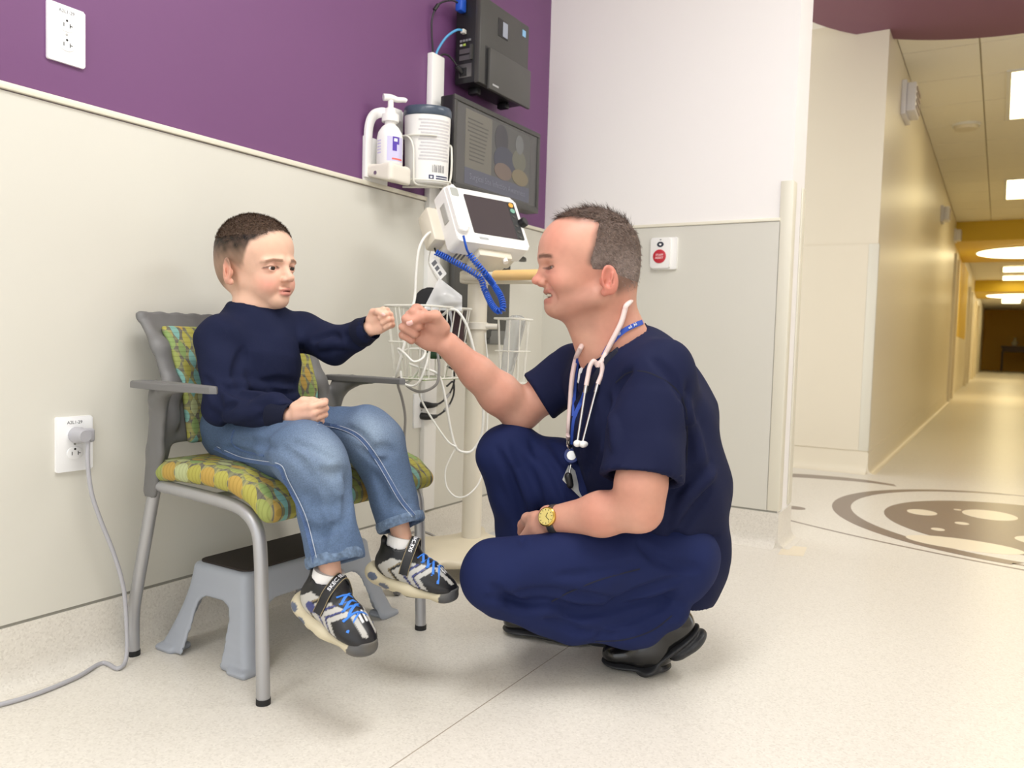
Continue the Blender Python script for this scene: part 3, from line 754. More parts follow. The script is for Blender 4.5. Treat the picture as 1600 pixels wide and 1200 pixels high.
# hand sanitiser pump bottle in its bracket
br = thing('dispenser_bracket', 'white wall bracket that holds the pump bottle', 'bracket')
bc = (.062, 1.905)
tube('bracket_arm', [(.012, 1.862, 1.215), (.012, 1.862, 1.31), (.014, 1.864, 1.37), (.022, 1.874, 1.402), (.040, 1.888, 1.412), (.060, 1.903, 1.409)], .0, M_WPL, br, 8, 8, flat=(.030, .014, (1, 0, 0)))
lathe('neck_ring', [(.0185, 0), (.026, 0), (.026, .022), (.0185, .022)], Matrix.Translation((*bc, 1.385)), M_WPL, br, 24)
box('back_plate', (.0, 1.85, 1.205), (.010, 1.96, 1.34), M_WPL, br, .003)
S = Solid(axis(-.005, .13, .004), axis(1.83, 1.99, .004), axis(1.17, 1.30, .004))
S.rbox((.055, 1.905, 1.225), (.055, .050, .030), .012)
S.put(lambda x, y, z: (z - 1.195 - (x - .0) * .0 + (.11 - x) * -.25 + (y - 1.905) * .0) * -1.0, (-.01, 1.82, 1.1), (.14, 2.0, 1.3), .008, 'i')
S.cap((.062, 1.905, 1.232), (.062, 1.905, 1.30), .043, None, .003, 's')
S.mesh('bottle_cup', M_CPL, br, smooth=2)
cyl('cup_screw', (.050, 1.8535, 1.225), (.050, 1.856, 1.225), .006, M_STEEL, br, 10)
pb = thing('pump_bottle', 'white hand sanitiser pump bottle with a purple label in the wall bracket', 'pump bottle')
lathe('bottle', [(.036, 1.234), (.0395, 1.240), (.0395, 1.335), (.036, 1.352), (.026, 1.368), (.017, 1.376), (.0165, 1.388), (.0165, 1.412)], Matrix.Translation((*bc, 0)), M_WPL, pb, 32)
lathe('pump_collar', [(.017, 1.408), (.017, 1.424), (.009, 1.428), (.0085, 1.450)], Matrix.Translation((*bc, 0)), M_WPL, pb, 24)
tube('pump_head', [(.050, 1.885, 1.456), (.062, 1.905, 1.458), (.072, 1.925, 1.456), (.082, 1.945, 1.459), (.086, 1.951, 1.456)], [.0105, .0105, .0085, .0075, .006], M_WPL, pb, 12, 5)
M_PUR = mat('violet_print', lin(86, 60, 168), .5); M_LILAC = mat('lilac_print', lin(206, 200, 232), .5); M_RED = mat('red_print', lin(230, 110, 100), .5)
c0 = (*bc, 0)
patch('label', c0, .0398, -62, 20, 1.262, 1.335, M_LILAC, pb)
V = [];
for a, z in ((-40, 1.334), (2, 1.334), (-34, 1.285)):
    V.append((bc[0] + .0406 * math.cos(math.radians(a)), bc[1] + .0406 * math.sin(math.radians(a)), z))
patch('label_emblem', c0, .0402, -38, -6, 1.312, 1.334, M_PUR, pb); patch('label_emblem', c0, .0402, -38, -18, 1.292, 1.312, M_PUR, pb)
patch('label_emblem', c0, .0404, -32, -16, 1.320, 1.329, M_WPL, pb)
patch('label_stripe', c0, .0402, -40, 14, 1.266, 1.271, M_RED, pb)
for q in range(5): patch('label_print', c0, .0398, -118, -92, 1.285 + q * .009, 1.289 + q * .009, M_LILAC, pb)
# wipes canister in a wire holder
ch = thing('wire_holder', 'white wire holder screwed to the wall carrying the wipes canister', 'holder')
TL = Matrix.Translation((.088, 2.056, 1.225)) @ Matrix.Rotation(math.radians(4), 4, 'X') @ Matrix.Rotation(math.radians(-3), 4, 'Y').inverted()
def tl(*p): return np.array(TL @ Vector(p))
box('holder_plate', (.0, 1.985, 1.225), (.006, 2.035, 1.455), M_WPL, ch, .002)
box('holder_plate_top', (.0, 1.97, 1.415), (.022, 2.01, 1.452), M_WPL, ch, .003)
R_ = .077
def ring(z, a0, a1, r=R_): return [tl(r * math.cos(math.radians(a)), r * math.sin(math.radians(a)), z) for a in np.linspace(a0, a1, 16)]
tube('holder_wire', ring(.005, 0, 360), .0032, M_WIRE, ch, 8, 3)
tube('holder_wire', [tl(-.085, -.03, .14), tl(-.05, -.066, .14), tl(-.01, -.079, .132), tl(.008, -.080, .10), tl(.010, -.079, .03), tl(.012, -.074, -.006), tl(.03, -.03, -.010), tl(.05, .03, -.010)], .0034, M_WIRE, ch, 8, 6)
tube('holder_wire', [tl(-.085, .03, .14), tl(-.04, .068, .14), tl(.03, .074, .13), tl(.06, .05, .10), tl(.062, .045, .02), tl(.05, .03, -.006), tl(.0, .0, -.010), tl(-.08, -.02, -.010)], .0034, M_WIRE, ch, 8, 6)
tube('holder_wire', ring(.14, 120, 330), .0032, M_WIRE, ch, 8, 3)
cn = thing('wipes_canister', 'large white disinfectant wipes canister with a slate lid on the purple wall', 'canister')
lathe('canister_body', [(.064, -.004), (.068, .0), (.0725, .19), (.0725, .205)], TL, M_WPL, cn, 40)
lathe('lid', [(.0735, .203), (.0755, .206), (.0755, .224), (.071, .231), (.055, .2345), (.053, .231)], TL, mat('slate_lid', lin(70, 82, 98), .3), cn, 40)
M_PRINT = mat('pale_grey_print', lin(206, 203, 204), .6)
def cpatch(name, a0, a1, z0, z1, m): 
    k = .068 + .0045 * z0 / .19 + .0004
    return patch(name, None, k, a0, a1, z0, z1, m, cn, TL)
for q in range(13): cpatch('label_print', -75 + (q % 3) * 3, 18 - (q * 7 % 11), .066 + q * .0098, .0715 + q * .0098, M_PRINT)
for q in range(9): cpatch('bar_code', -38 + q * 4.2, -36.4 + q * 4.2 + (q % 3) * .8, .030, .053, mat('dark_print', lin(120, 118, 120), .6))
cpatch('sticker', -52, 22, .004, .026, mat('sticker_white', lin(244, 244, 248), .5))
for a, b, z0, z1 in ((-47, -33, .008, .022), (-27, 16, .016, .0205), (-27, 18, .007, .0135)): cpatch('sticker_print', a, b, z0, z1, mat('navy_print', lin(70, 74, 100), .6))
cpatch('sticker_print', -43, -37, .012, .018, mat('sticker_white2', lin(244, 244, 248), .5))
# cable raceway with the leads that come out of its top
rw = tag(box('cable_raceway', (0, 2.158, .14), (.024, 2.226, 1.682), M_WPL, None, .004), 'tall white cable raceway running up the wall behind the canister', 'cable cover')
# small computer mounted high on the wall
pc = thing('wall_computer', 'black desktop computer mounted on the purple wall above the screen', 'computer')
X0, X1, Y0, Y1, Z0, Z1 = .024, .128, 2.285, 2.60, 1.608, 1.892
box('case', (X0, Y0, Z0), (X1 - .022, Y1, Z1), M_BLK, pc, .003)
box('front_cover', (X1 - .022, Y0 - .004, Z0 - .004), (X1, Y1 + .003, Z1 + .003), M_CHAR, pc, .004)
box('lower_door', (X1 - .002, Y0 + .045, Z0 - .014), (X1 + .012, Y1 + .006, Z0 + .125), M_CHAR2, pc, .004)
box('door_gap', (X1 - .0015, Y0 + .030, Z0 - .002), (X1 + .001, Y0 + .046, Z0 + .128), M_BLK, pc)
box('drive_bay', (X1 - .001, Y0 + .105, Z1 - .098), (X1 + .0015, Y0 + .170, Z1 - .036), M_BLK, pc, .001)
box('drive_window', (X1, Y0 + .135, Z1 - .092), (X1 + .0025, Y0 + .166, Z1 - .042), mat('grey_window', lin(158, 164, 178), .3), pc)
box('case_sticker', (X1 - .001, Y1 - .045, Z1 - .045), (X1 + .0008, Y1 - .022, Z1 - .022), mat('pale_blue_sticker', lin(140, 190, 230), .4), pc)
box('maker_mark', (X1 + .0118, Y0 + .062, Z0 + .001), (X1 + .0126, Y0 + .100, Z0 + .007), mat('light_print', lin(176, 176, 176), .5), pc)
for z, h, m in ((Z0 + .02, .045, M_STEEL), (Z0 + .078, .016, M_STEEL), (Z0 + .100, .016, M_STEEL)):
    box('expansion_slot', (X0 + .018, Y0 - .002, z), (X0 + .070, Y0 + .002, z + h), mat('slot_steel', lin(120, 118, 116), .35, metal=.7), pc)
box('power_socket', (X0 + .022, Y0 - .004, Z0 + .024), (X0 + .05, Y0 + .002, Z0 + .052), M_BLK, pc)
box('slot_handle', (X0 + .066, Y0 - .010, Z0 + .075), (X0 + .074, Y0 + .002, Z0 + .125), M_CHAR2, pc)
for q in range(4): box('usb_port', (X0 + .020 + q * .012, Y0 - .003, Z0 + .140), (X0 + .028 + q * .012, Y0 + .002, Z0 + .147), mat('port_silver', lin(170, 170, 170), .35, metal=.6), pc)
for q, cc in enumerate(((200, 200, 190), (180, 200, 90))): box('audio_port', (X0 + .020 + q * .014, Y0 - .003, Z0 + .126), (X0 + .029 + q * .014, Y0 + .002, Z0 + .133), mat('port_%d' % q, lin(*cc), .4), pc)
for s in (0, 1): box('foot', (X0 + .02, Y0 + .05 + s * .19, Z0 - .022), (X0 + .06, Y0 + .075 + s * .19, Z0), M_BLK, pc, .004)
lead = thing('network_lead', 'light blue network lead from the raceway into the computer', 'cable')
tube('lead', [(.012, 2.190, 1.675), (.016, 2.195, 1.70), (.035, 2.215, 1.745), (.055, 2.245, 1.775), (.062, 2.272, 1.782)], .0042, mat('light_blue_cable', lin(84, 160, 208), .4), lead, 8, 8)
box('connector', (.055, 2.266, 1.772), (.070, 2.284, 1.786), mat('clear_connector', lin(216, 214, 206), .25), lead, .002)
lead = thing('video_lead', 'thin black video lead with a blue connector on the computer', 'cable')
tube('lead', [(.011, 2.178, 1.675), (.012, 2.165, 1.75), (.014, 2.165, 1.80), (.024, 2.185, 1.845), (.044, 2.225, 1.868), (.055, 2.258, 1.868)], .0030, M_BLK, lead, 8, 8)
bm = bmesh.new(); bm_box(bm, (.042, 2.250, 1.842), (.068, 2.284, 1.888), .006); auto_smooth(from_bm('connector', bm, M_BLUE, lead))
cyl('ferrite', (.0165, 2.170, 1.822), (.0225, 2.182, 1.842), .0062, M_BLK, lead, 12)
lead = thing('computer_power_lead', 'black power lead from the raceway to the bottom of the computer', 'cable')
tube('lead', [(.013, 2.205, 1.675), (.02, 2.215, 1.69), (.03, 2.235, 1.692), (.04, 2.26, 1.675), (.05, 2.276, 1.652)], .0032, M_BLK, lead, 8, 8)
cyl('plug', (.046, 2.262, 1.662), (.054, 2.284, 1.645), .009, M_BLK, lead, 12)
# wall screen
mn = thing('wall_screen', 'flat black display on the purple wall below the computer, showing a dim slide', 'monitor')
Y0, Y1, Z0, Z1 = 2.176, 2.750, 1.232, 1.540; XF = .10
box('screen_body', (.045, Y0, Z0), (XF, Y1, Z1), M_BLK, mn, .006)
box('wall_arm', (.0, 2.42, 1.33), (.05, 2.52, 1.45), M_BLK, mn)
bm = bmesh.new(); t = .017
for a, b in (((Y0, Z1 - t), (Y1, Z1)), ((Y0, Z0), (Y1, Z0 + t + .006)), ((Y0, Z0 + t), (Y0 + t, Z1 - t)), ((Y1 - t, Z0 + t), (Y1, Z1 - t))):
    bm_box(bm, (XF - .002, a[0], a[1]), (XF + .006, b[0], b[1]), .002)
auto_smooth(from_bm('bezel', bm, M_CHAR, mn))
pn = box('panel', (XF - .001, Y0 + t, Z0 + t + .006), (XF + .0012, Y1 - t, Z1 - t), mat('dim_screen', lin(84, 83, 82), .25), mn)
def slide(name, y0, y1, z0, z1, c, d=.0016): return box(name, (XF, y0, z0), (XF + d, y1, z1), mat(name + '_%d_%d_%d' % c, lin(*c), .3), pn)
slide('slide_page', Y0 + .07, Y0 + .235, Z0 + .085, Z1 - .028, (112, 109, 100))
slide('slide_banner', Y0 + .07, Y1 - .07, Z0 + .03, Z0 + .085, (88, 90, 104))
slide('slide_photo', Y0 + .235, Y1 - .07, Z0 + .085, Z1 - .028, (86, 86, 84))
for y, z, ry, rz, c in ((2.475, 1.455, .045, .055, (66, 65, 70)), (2.50, 1.385, .075, .05, (70, 72, 84)), (2.60, 1.405, .05, .04, (104, 104, 92)), (2.60, 1.465, .03, .035, (108, 110, 110)), (2.49, 1.345, .06, .03, (112, 98, 90)), (2.61, 1.345, .06, .03, (122, 112, 90))):
    prism('slide_shape', ellipse(ry, rz, 20), 0, .0018 + .0001 * len(pn.children), frame((XF, y, z), (0, 1, 0), (0, 0, 1), (1, 0, 0)), mat('slide_shape_%d_%d' % (c[0], c[2]), lin(*c), .3), pn)
for q in range(11): slide('slide_text', Y0 + .085 + (q > 3) * .012, Y0 + .175 + (q * 37 % 40) * .001, Z1 - .060 - q * .0135, Z1 - .056 - q * .0135, (84, 82, 78), .0020)
text('slide_title', 'Surgical Site Infection Awareness', .028, frame((XF + .0022, (Y0 + Y1) / 2, Z0 + .058), (0, 1, 0), (0, 0, 1), (1, 0, 0)), mat('slide_letter', lin(128, 130, 142), .4), pn)
# folded keyboard tray below it
kt = thing('keyboard_tray', 'dark grey keyboard tray folded up against the wall behind the equipment stand', 'keyboard tray')
box('tray', (.03, 2.262, .735), (.058, 2.640, 1.055), M_CHAR, kt, .012)
box('tray_lip', (.028, 2.50, .715), (.060, 2.646, .775), mat('grey_tray_lip', lin(112, 112, 108), .45), kt, .012)
box('wall_track', (.0, 2.40, .70), (.03, 2.50, 1.20), M_BLK, kt, .003)
tube('wrist_rest', [(.064, 2.54, 1.062), (.085, 2.60, 1.058), (.09, 2.66, 1.05), (.07, 2.70, 1.045)], .0, M_BLK, kt, 8, 6, flat=(.03, .010, (0, 0, 1)))
# ------------------------------------------------------------------ staff button on the partition wall
sb = thing('call_button', 'white wall call box with a round red STAFF ASSIST button', 'call button')
Mb = frame((.540, YB - .006, 1.0895), (1, 0, 0), (0, 0, 1), (0, -1, 0))
prism('back_box', rrect(.098, .124, .006), 0, .012, Mb @ Matrix.Translation((.008, -.002, 0)), M_WPL, sb, .003)
prism('face', rrect(.080, .118, .008), .010, .024, Mb @ Matrix.Translation((-.006, 0, 0)), M_WPL, sb, .004)
prism('red_button', ellipse(.0265, .0265, 32), .023, .027, Mb @ Matrix.Translation((-.008, -.014, 0)), mat('red_button', lin(196, 44, 58), .35), sb, .001)
for s, z in (('STAFF', -.009), ('ASSIST', -.020)): text('button_word', s, .0115, Mb @ Matrix.Translation((-.008, z, .0273)), mat('button_letter', lin(246, 214, 214), .5), sb, bold=.0002)
prism('lamp_ring', ellipse(.0135, .0105, 24), .023, .0255, Mb @ Matrix.Translation((-.006, .032, 0)), mat('lens_dark', lin(52, 56, 70), .25), sb)
prism('lamp_lens', ellipse(.005, .004, 16), .025, .0262, Mb @ Matrix.Translation((-.006, .032, 0)), M_WPL, sb)
prism('indicator', ellipse(.004, .002, 12), .023, .0245, Mb @ Matrix.Translation((-.006, .050, 0)), M_INK, sb)
# ------------------------------------------------------------------ rolling vital-signs stand
M_IVORY = mat('ivory_enamel', lin(226, 218, 200), .35)
M_IVORY2 = mat('beige_base', lin(222, 210, 184), .45)
M_GRIP = mat('tan_grip', lin(236, 196, 128), .45)
PX, PY = .28, 2.08
st = thing('rolling_stand', 'ivory rolling stand with pole, handle and wire baskets beside the chair', 'equipment stand')
lathe('pole', [(.031, .075), (.031, .96), (.026, .965), (.026, 1.02)], Matrix.Translation((PX, PY, 0)), M_IVORY, st, 28)
# base: low dome with five legs
S = Solid(axis(-.02, .64, .008), axis(1.70, 2.46, .008), axis(.02, .12, .005))
S.ell((PX, PY, .062), (.17, .17, .030))
LEGS = [(-95, .335), (-23, .30), (49, .30), (121, .27), (193, .24)]
for a, L in LEGS:
    a = math.radians(a); e = (PX + L * math.cos(a), PY + L * math.sin(a), .066)
    S.cap((PX, PY, .068), e, .058, .034, .03, flat=((0, 0, 1), .42))
S.mesh('stand_base', M_IVORY2, st, smooth=2)
lathe('pole_socket', [(.046, .07), (.042, .095), (.033, .10)], Matrix.Translation((PX, PY, 0)), M_IVORY2, st, 28)
M_WHEEL = mat('grey_wheel', lin(120, 120, 122), .5); M_FORK = mat('grey_fork', lin(186, 185, 182), .35)
for a, L in LEGS:
    ar = math.radians(a); ex, ey = PX + (L - .008) * math.cos(ar), PY + (L - .008) * math.sin(ar)
    cs = bpy.data.objects.new('caster', bpy.data.meshes.new('caster')); bpy.data.objects.remove(cs)
    d = unit((math.cos(ar + .5), math.sin(ar + .5), 0)); n = np.array([-d[1], d[0], 0])
    c = np.array([ex, ey, .0245])
    w = cyl('caster', c - n * .009, c + n * .009, .0243, M_WHEEL, st, 24, bevel=.003)
    cyl('hub', c - n * .0105, c + n * .0105, .011, M_FORK, w, 16)
    for s in (-1, 1):
        prism('fork', [(-.014, -.006), (.012, -.008), (.02, .022), (.012, .034), (-.016, .034), (-.022, .012)], -.0015, .0015, frame(c + n * s * .0125, d, (0, 0, 1), np.cross(d, (0, 0, 1))), M_FORK, w)
    cyl('stem', c + np.array([0, 0, .026]), c + np.array([0, 0, .046]), .009, M_FORK, w, 12)
# push handle: a loop round the pole with a tan grip on the near side
h0 = at(727, 444, 2.46); h1 = at(760, 437, 2.40); h2 = at(805, 440, 2.34); h3 = at(852, 452, 2.30); h4 = at(872, 462, 2.36); h5 = at(862, 468, 2.48); h6 = at(800, 462, 2.56); h7 = at(748, 458, 2.58); h8 = at(727, 452, 2.53)
hz = h0[2]
loop = [np.array([p[0], p[1], .925 + .0 * p[2]]) for p in (h0, h1, h2, h3, h4, h5, h6, h7, h8)]
tube('handle_loop', loop, .012, M_IVORY, st, 12, 8, closed=True)
g = spline([loop[1] * .7 + loop[2] * .3, loop[2], loop[3], loop[4]], 10)
tube('handle_grip', g, .0155, M_GRIP, st, 14, 1, smooth_path=False)
box('handle_clamp', (PX - .042, PY - .045, .905), (PX + .042, PY + .042, .945), M_IVORY, st, .008)
for z in (.60, .775): lathe('pole_clamp', [(.032, -.012), (.037, -.010), (.037, .010), (.032, .012)], Matrix.Translation((PX, PY, z)), M_CPL, st, 24)
for z in (.60, .775): cyl('clamp_knob', (PX + .03, PY + .0, z), (PX + .062, PY + .022, z), .009, M_CPL, st, 12)
# wire basket on the left of the pole
BX0, BX1, BY0, BY1, BZ0, BZ1 = .135, .30, 1.80, 2.03, .615, .825
bk = thing('wire_basket', 'white wire basket full of coiled hoses on the left of the stand', 'basket')
def wires(parent, x0, x1, y0, y1, z0, z1, taper, nx, ny, r=.0022):
    q = lambda x, y, z: np.array([x + (np.sign((x0 + x1) / 2 - x)) * taper * (z1 - z) / (z1 - z0), y + (np.sign((y0 + y1) / 2 - y)) * taper * (z1 - z) / (z1 - z0), z])
    for z in (z1, (z0 + z1) / 2, z0):
        c = [q(x0, y0, z), q(x1, y0, z), q(x1, y1, z), q(x0, y1, z)]
        P = []
        for i in range(4):
            a, b = c[i], c[(i + 1) % 4]; P += [a * .9 + b * .1, a * .5 + b * .5, a * .1 + b * .9]
        tube('rim_wire', P, r * (1.5 if z == z1 else 1), M_WIRE, parent, 6, 4, closed=True)
    for i in range(nx):
        x = x0 + (x1 - x0) * (i + .5) / nx
        tube('basket_wire', [q(x, y0, z1), q(x, y0, z0), q(x, y1, z0), q(x, y1, z1)], r, M_WIRE, parent, 6, 1, smooth_path=False)
    for i in range(ny):
        y = y0 + (y1 - y0) * (i + .5) / ny
        tube('basket_wire', [q(x0, y, z1), q(x0, y, z0), q(x1, y, z0), q(x1, y, z1)], r, M_WIRE, parent, 6, 1, smooth_path=False)
wires(bk, BX0, BX1, BY0, BY1, BZ0, BZ1, .02, 4, 6)
box('basket_floor', (BX0 + .022, BY0 + .022, BZ0 - .004), (BX1 - .022, BY1 - .022, BZ0), mat('green_liner', lin(150, 176, 110), .5), bk)
bs = thing('small_wire_basket', 'narrow wire basket with a clear tray on the right of the pole', 'basket')
wires(bs, .335, .415, 2.09, 2.20, .60, .80, .008, 2, 2)
S = Solid(axis(.33, .45, .004), axis(2.08, 2.24, .004), axis(.60, .83, .004))
S.cap((.365, 2.125, .62), (.38, 2.15, .79), .020, .032, .0, flat=((1, -1, 0), .5)); S.cap((.368, 2.125, .65), (.385, 2.15, .85), .017, .030, .002, 's', flat=((1, -1, 0), .5))
S.mesh('clear_tray', mat('clear_plastic', lin(226, 226, 222), .15, trans=.55), bs, smooth=2)
# ------------------------------------------------------------------ patient monitor on the pole
vm = thing('vital_signs_monitor', 'white patient monitor with dark screen tilted on top of the stand', 'patient monitor')
hx = unit((.385, .92, -.03)); nrm = unit((.78, -.31, .50)); nrm = unit(nrm - hx * (hx @ nrm)); vy = np.cross(nrm, hx)
O = (at(690, 283, 2.35) + at(800, 308, 2.50) + at(816, 397, 2.45) + at(735, 378, 2.30)) / 4
Mv = frame(O, hx, vy, nrm)
W, H = .262, .200
prism('housing', rrect(W, H, .016), -.060, .0, Mv, M_WPL, vm, .007)
prism('rear_housing', rrect(W - .012, H - .02, .02), -.105, -.058, Mv @ Matrix.Translation((0, -.006, 0)), M_IVORY, vm, .0)
prism('screen', rrect(.170, .142, .004), -.001, .0018, Mv @ Matrix.Translation((.020, .008, 0)), mat('dark_glass', lin(70, 62, 66), .12), vm)
prism('key_strip', rrect(.026, .142, .004), -.001, .0022, Mv @ Matrix.Translation((.106, .008, 0)), mat('dark_keys', lin(48, 50, 52), .35), vm)
prism('power_key', ellipse(.0085, .0085, 20), .001, .0045, Mv @ Matrix.Translation((.105, .066, 0)), mat('orange_key', lin(232, 168, 70), .4), vm)
prism('start_key', ellipse(.0085, .0085, 20), .001, .0045, Mv @ Matrix.Translation((.105, .044, 0)), mat('green_key', lin(120, 170, 150), .4), vm)
for q in range(4): prism('soft_key', ellipse(.006, .0045, 14), .001, .0035, Mv @ Matrix.Translation((.105, .022 - q * .022 - (q > 0) * .012, 0)), M_CHAR2, vm)
cyl('dial', np.array(Mv @ Vector((.126, .002, -.006))), np.array(Mv @ Vector((.134, .002, .016))), .015, M_BLK, vm, 24, bevel=.002)
prism('maker_badge', rrect(.032, .008, .001), 0, .001, Mv @ Matrix.Translation((-.035, -.079, 0)), mat('grey_badge', lin(176, 178, 178), .5), vm)
th = prism('thermometer', rrect(.040, .168, .016), -.002, .016, Mv @ Matrix.Translation((-.108, .010, 0)), M_WPL, vm, .008, 3)
prism('thermometer_display', rrect(.026, .030, .005), .0155, .0168, Mv @ Matrix.Translation((-.108, .066, 0)), mat('lcd_grey', lin(176, 178, 172), .3), th)
prism('top_button', ellipse(.009, .009, 18), 0, .006, frame(np.array(Mv @ Vector((-.092, H / 2 - .003, -.012))), hx, nrm, vy), M_BLUE, vm)
box('side_bay', (-W / 2 - .003, -.02, -.040), (-W / 2 + .002, .045, -.014), mat('grey_bay', lin(176, 174, 168), .4), vm, .002, Mv)
box('side_module', (-W / 2 - .034, -.058, -.122), (-W / 2 + .012, .062, -.060), M_IVORY, vm, .008, Mv)
for q in range(3): box('vent_slot', (-.10 + q * .014, -.0895 - .009, -.09), (-.095 + q * .014, -.0885 - .006, -.03), M_INK, vm, 0, Mv)
box('bottom_plate', (-.05, -.125, -.095), (.07, -.098, -.02), M_IVORY, vm, .006, Mv)
box('tilt_mount', (PX - .035, PY - .035, .975), (PX + .035, PY + .04, 1.03), M_IVORY, vm, .008)
cyl('hose_port', np.array(Mv @ Vector((.045, -.098, -.03))), np.array(Mv @ Vector((.045, -.135, -.028))), .008, M_WPL, vm, 14)
# coiled blue probe lead
def coil(path, r=.0078, wire=.0022, pitch=.0078):
    P = spline(path, 40); s = np.r_[0, np.cumsum(np.linalg.norm(np.diff(P, axis=0), axis=1))]
    n = int(s[-1] / pitch * 9); t = np.linspace(0, s[-1], n); Q = np.stack([np.interp(t, s, P[:, i]) for i in range(3)], 1)
    T = np.gradient(Q, axis=0); T /= np.linalg.norm(T, axis=1)[:, None]
    a = np.cross(T, [0.3, -.8, .1]); a /= np.linalg.norm(a, axis=1)[:, None]; b = np.cross(T, a); ph = 2 * np.pi * t / pitch
    return Q + r * (a * np.cos(ph)[:, None] + b * np.sin(ph)[:, None])
M_COIL = mat('blue_coil', lin(28, 88, 196), .35)
cl = thing('coiled_probe_lead', 'bright blue coiled thermometer lead looping below the patient monitor', 'cable')
V, Fs = sweep(coil([at(681, 394, 2.36), at(712, 410, 2.34), at(748, 432, 2.33), at(757, 452, 2.34), at(768, 475, 2.30), at(778, 486, 2.27), at(786, 482, 2.27), at(783, 465, 2.29), at(772, 446, 2.33), at(756, 425, 2.28), at(733, 397, 2.27)]), .0024, 6)
auto_smooth(mesh('coil', V, Fs, M_COIL, cl), 60)
tube('lead_end', [at(733, 397, 2.27), at(729, 388, 2.25), at(724, 368, 2.24)], .0035, M_COIL, cl, 8, 6)
tube('lead_end', [at(681, 394, 2.36), at(678, 383, 2.37), at(675, 368, 2.38)], .0025, M_BLK, cl, 8, 6)
# ------------------------------------------------------------------ hoses, leads and supplies
M_HOSE = mat('white_hose', lin(240, 238, 230), .35); M_GREYC = mat('grey_cable', lin(150, 146, 142), .45)
def cable(label, pts, r, m=M_HOSE, name='hose', cat='hose', group='hoses and leads of the stand', n=10):
    o = tube(name, [at(*p) for p in pts], r, m, None, 8, n); return tag(o, label, cat, group)
cable('white hose arching from the monitor side down into the wire basket', [(682, 362, 2.36), (668, 366, 2.34), (655, 388, 2.32), (650, 430, 2.32), (648, 465, 2.32), (640, 500, 2.30), (630, 545, 2.29), (622, 575, 2.30), (619, 592, 2.32), (628, 600, 2.34), (642, 594, 2.33), (655, 575, 2.31), (662, 552, 2.30)], .0042)
cable('white hose from the basket rim hanging in a long loop beside the pole', [(692, 492, 2.36), (703, 484, 2.34), (716, 487, 2.33), (730, 510, 2.33), (740, 545, 2.34), (750, 590, 2.36), (755, 640, 2.38), (752, 680, 2.39), (738, 704, 2.39), (722, 706, 2.38), (712, 698, 2.37), (704, 670, 2.36), (697, 630, 2.34), (692, 605, 2.33), (686, 588, 2.32), (676, 580, 2.31), (655, 574, 2.31), (638, 568, 2.32)], .0040)
cable('thin white lead crossing diagonally below the basket', [(668, 552, 2.30), (662, 580, 2.31), (655, 610, 2.33), (662, 632, 2.34), (680, 662, 2.35), (700, 690, 2.36), (712, 698, 2.365)], .0030)
cable('thin pale lead hanging lowest in front of the pole', [(714, 697, 2.37), (704, 715, 2.37), (696, 735, 2.37), (698, 760, 2.37), (712, 776, 2.36), (730, 774, 2.36), (748, 755, 2.38), (756, 725, 2.40), (760, 690, 2.42), (762, 640, 2.43), (763, 580, 2.44), (758, 520, 2.44)], .0024)
cable('white hose coiled inside the basket, upper turn', [(628, 560, 2.30), (622, 545, 2.31), (632, 552, 2.28), (646, 565, 2.27), (660, 560, 2.28), (664, 548, 2.30), (650, 545, 2.33), (632, 548, 2.34), (628, 560, 2.30)], .0036)
cable('white hose coiled inside the basket, lower turn', [(672, 545, 2.30), (666, 570, 2.29), (656, 595, 2.29), (645, 603, 2.30), (630, 598, 2.30), (626, 580, 2.31)], .0036)
cable('grey power cable sagging under the basket and down to the chair', [(684, 552, 2.31), (686, 575, 2.31), (682, 600, 2.31), (660, 612, 2.32), (640, 606, 2.33), (624, 590, 2.33), (622, 602, 2.34), (628, 622, 2.36), (633, 650, 2.38), (632, 680, 2.40), (630, 720, 2.43), (632, 760, 2.47)], .0040, M_GREYC)
cable('thin white lead from the monitor bottom slanting across to the pole', [(672, 392, 2.42), (670, 410, 2.42), (680, 432, 2.40), (694, 452, 2.38), (706, 466, 2.37), (716, 478, 2.38), (722, 492, 2.40)], .0022)
cf = thing('cuff', 'black blood pressure cuff standing in the wire basket', 'cuff')
S = Solid(axis(.08, .30, .005), axis(1.82, 2.06, .005), axis(.74, .95, .005))
cc = at(672, 478, 2.40)
S.cap(cc + np.array([.01, 0, -.05]), cc + np.array([0.0, .0, .005]), .058, .052, .0, flat=((.6, -.8, 0), .25))
S.mesh('cuff_wrap', mat('black_nylon', lin(24, 24, 27), .75, bump=(300, .4, .001)), cf, smooth=2)
bg = thing('clear_supply_bag', 'crumpled clear plastic bag with printed tag hanging on the pole', 'plastic bag')
A = [at(686, 434, 2.37), at(722, 462, 2.36), at(722, 486, 2.35), at(661, 484, 2.33)]
V, Fs = [], []; n = 14
for i in range(n + 1):
    for j in range(n + 1):
        u, v = i / n, j / n
        p = (A[0] * (1 - u) + A[1] * u) * (1 - v) + (A[3] * (1 - u) + A[2] * u) * v
        b = math.sin(math.pi * u) * math.sin(math.pi * min(v * 1.2, 1)) * .022 + .004 * math.sin(9 * u + 5 * v) * math.sin(7 * v + 2)
        V.append(p + unit(CAM - p) * b)
for i in range(n):
    for j in range(n): Fs.append((i * (n + 1) + j, (i + 1) * (n + 1) + j, (i + 1) * (n + 1) + j + 1, i * (n + 1) + j + 1))
N0 = len(V); V += [p - unit(CAM - p) * .012 for p in V[:N0]]
Fs += [tuple(q + N0 for q in f[::-1]) for f in Fs[:n * n]]
mesh('bag_film', V, Fs, mat('clear_film', lin(232, 232, 230), .22, alpha=.55, spec=.8), bg, True)
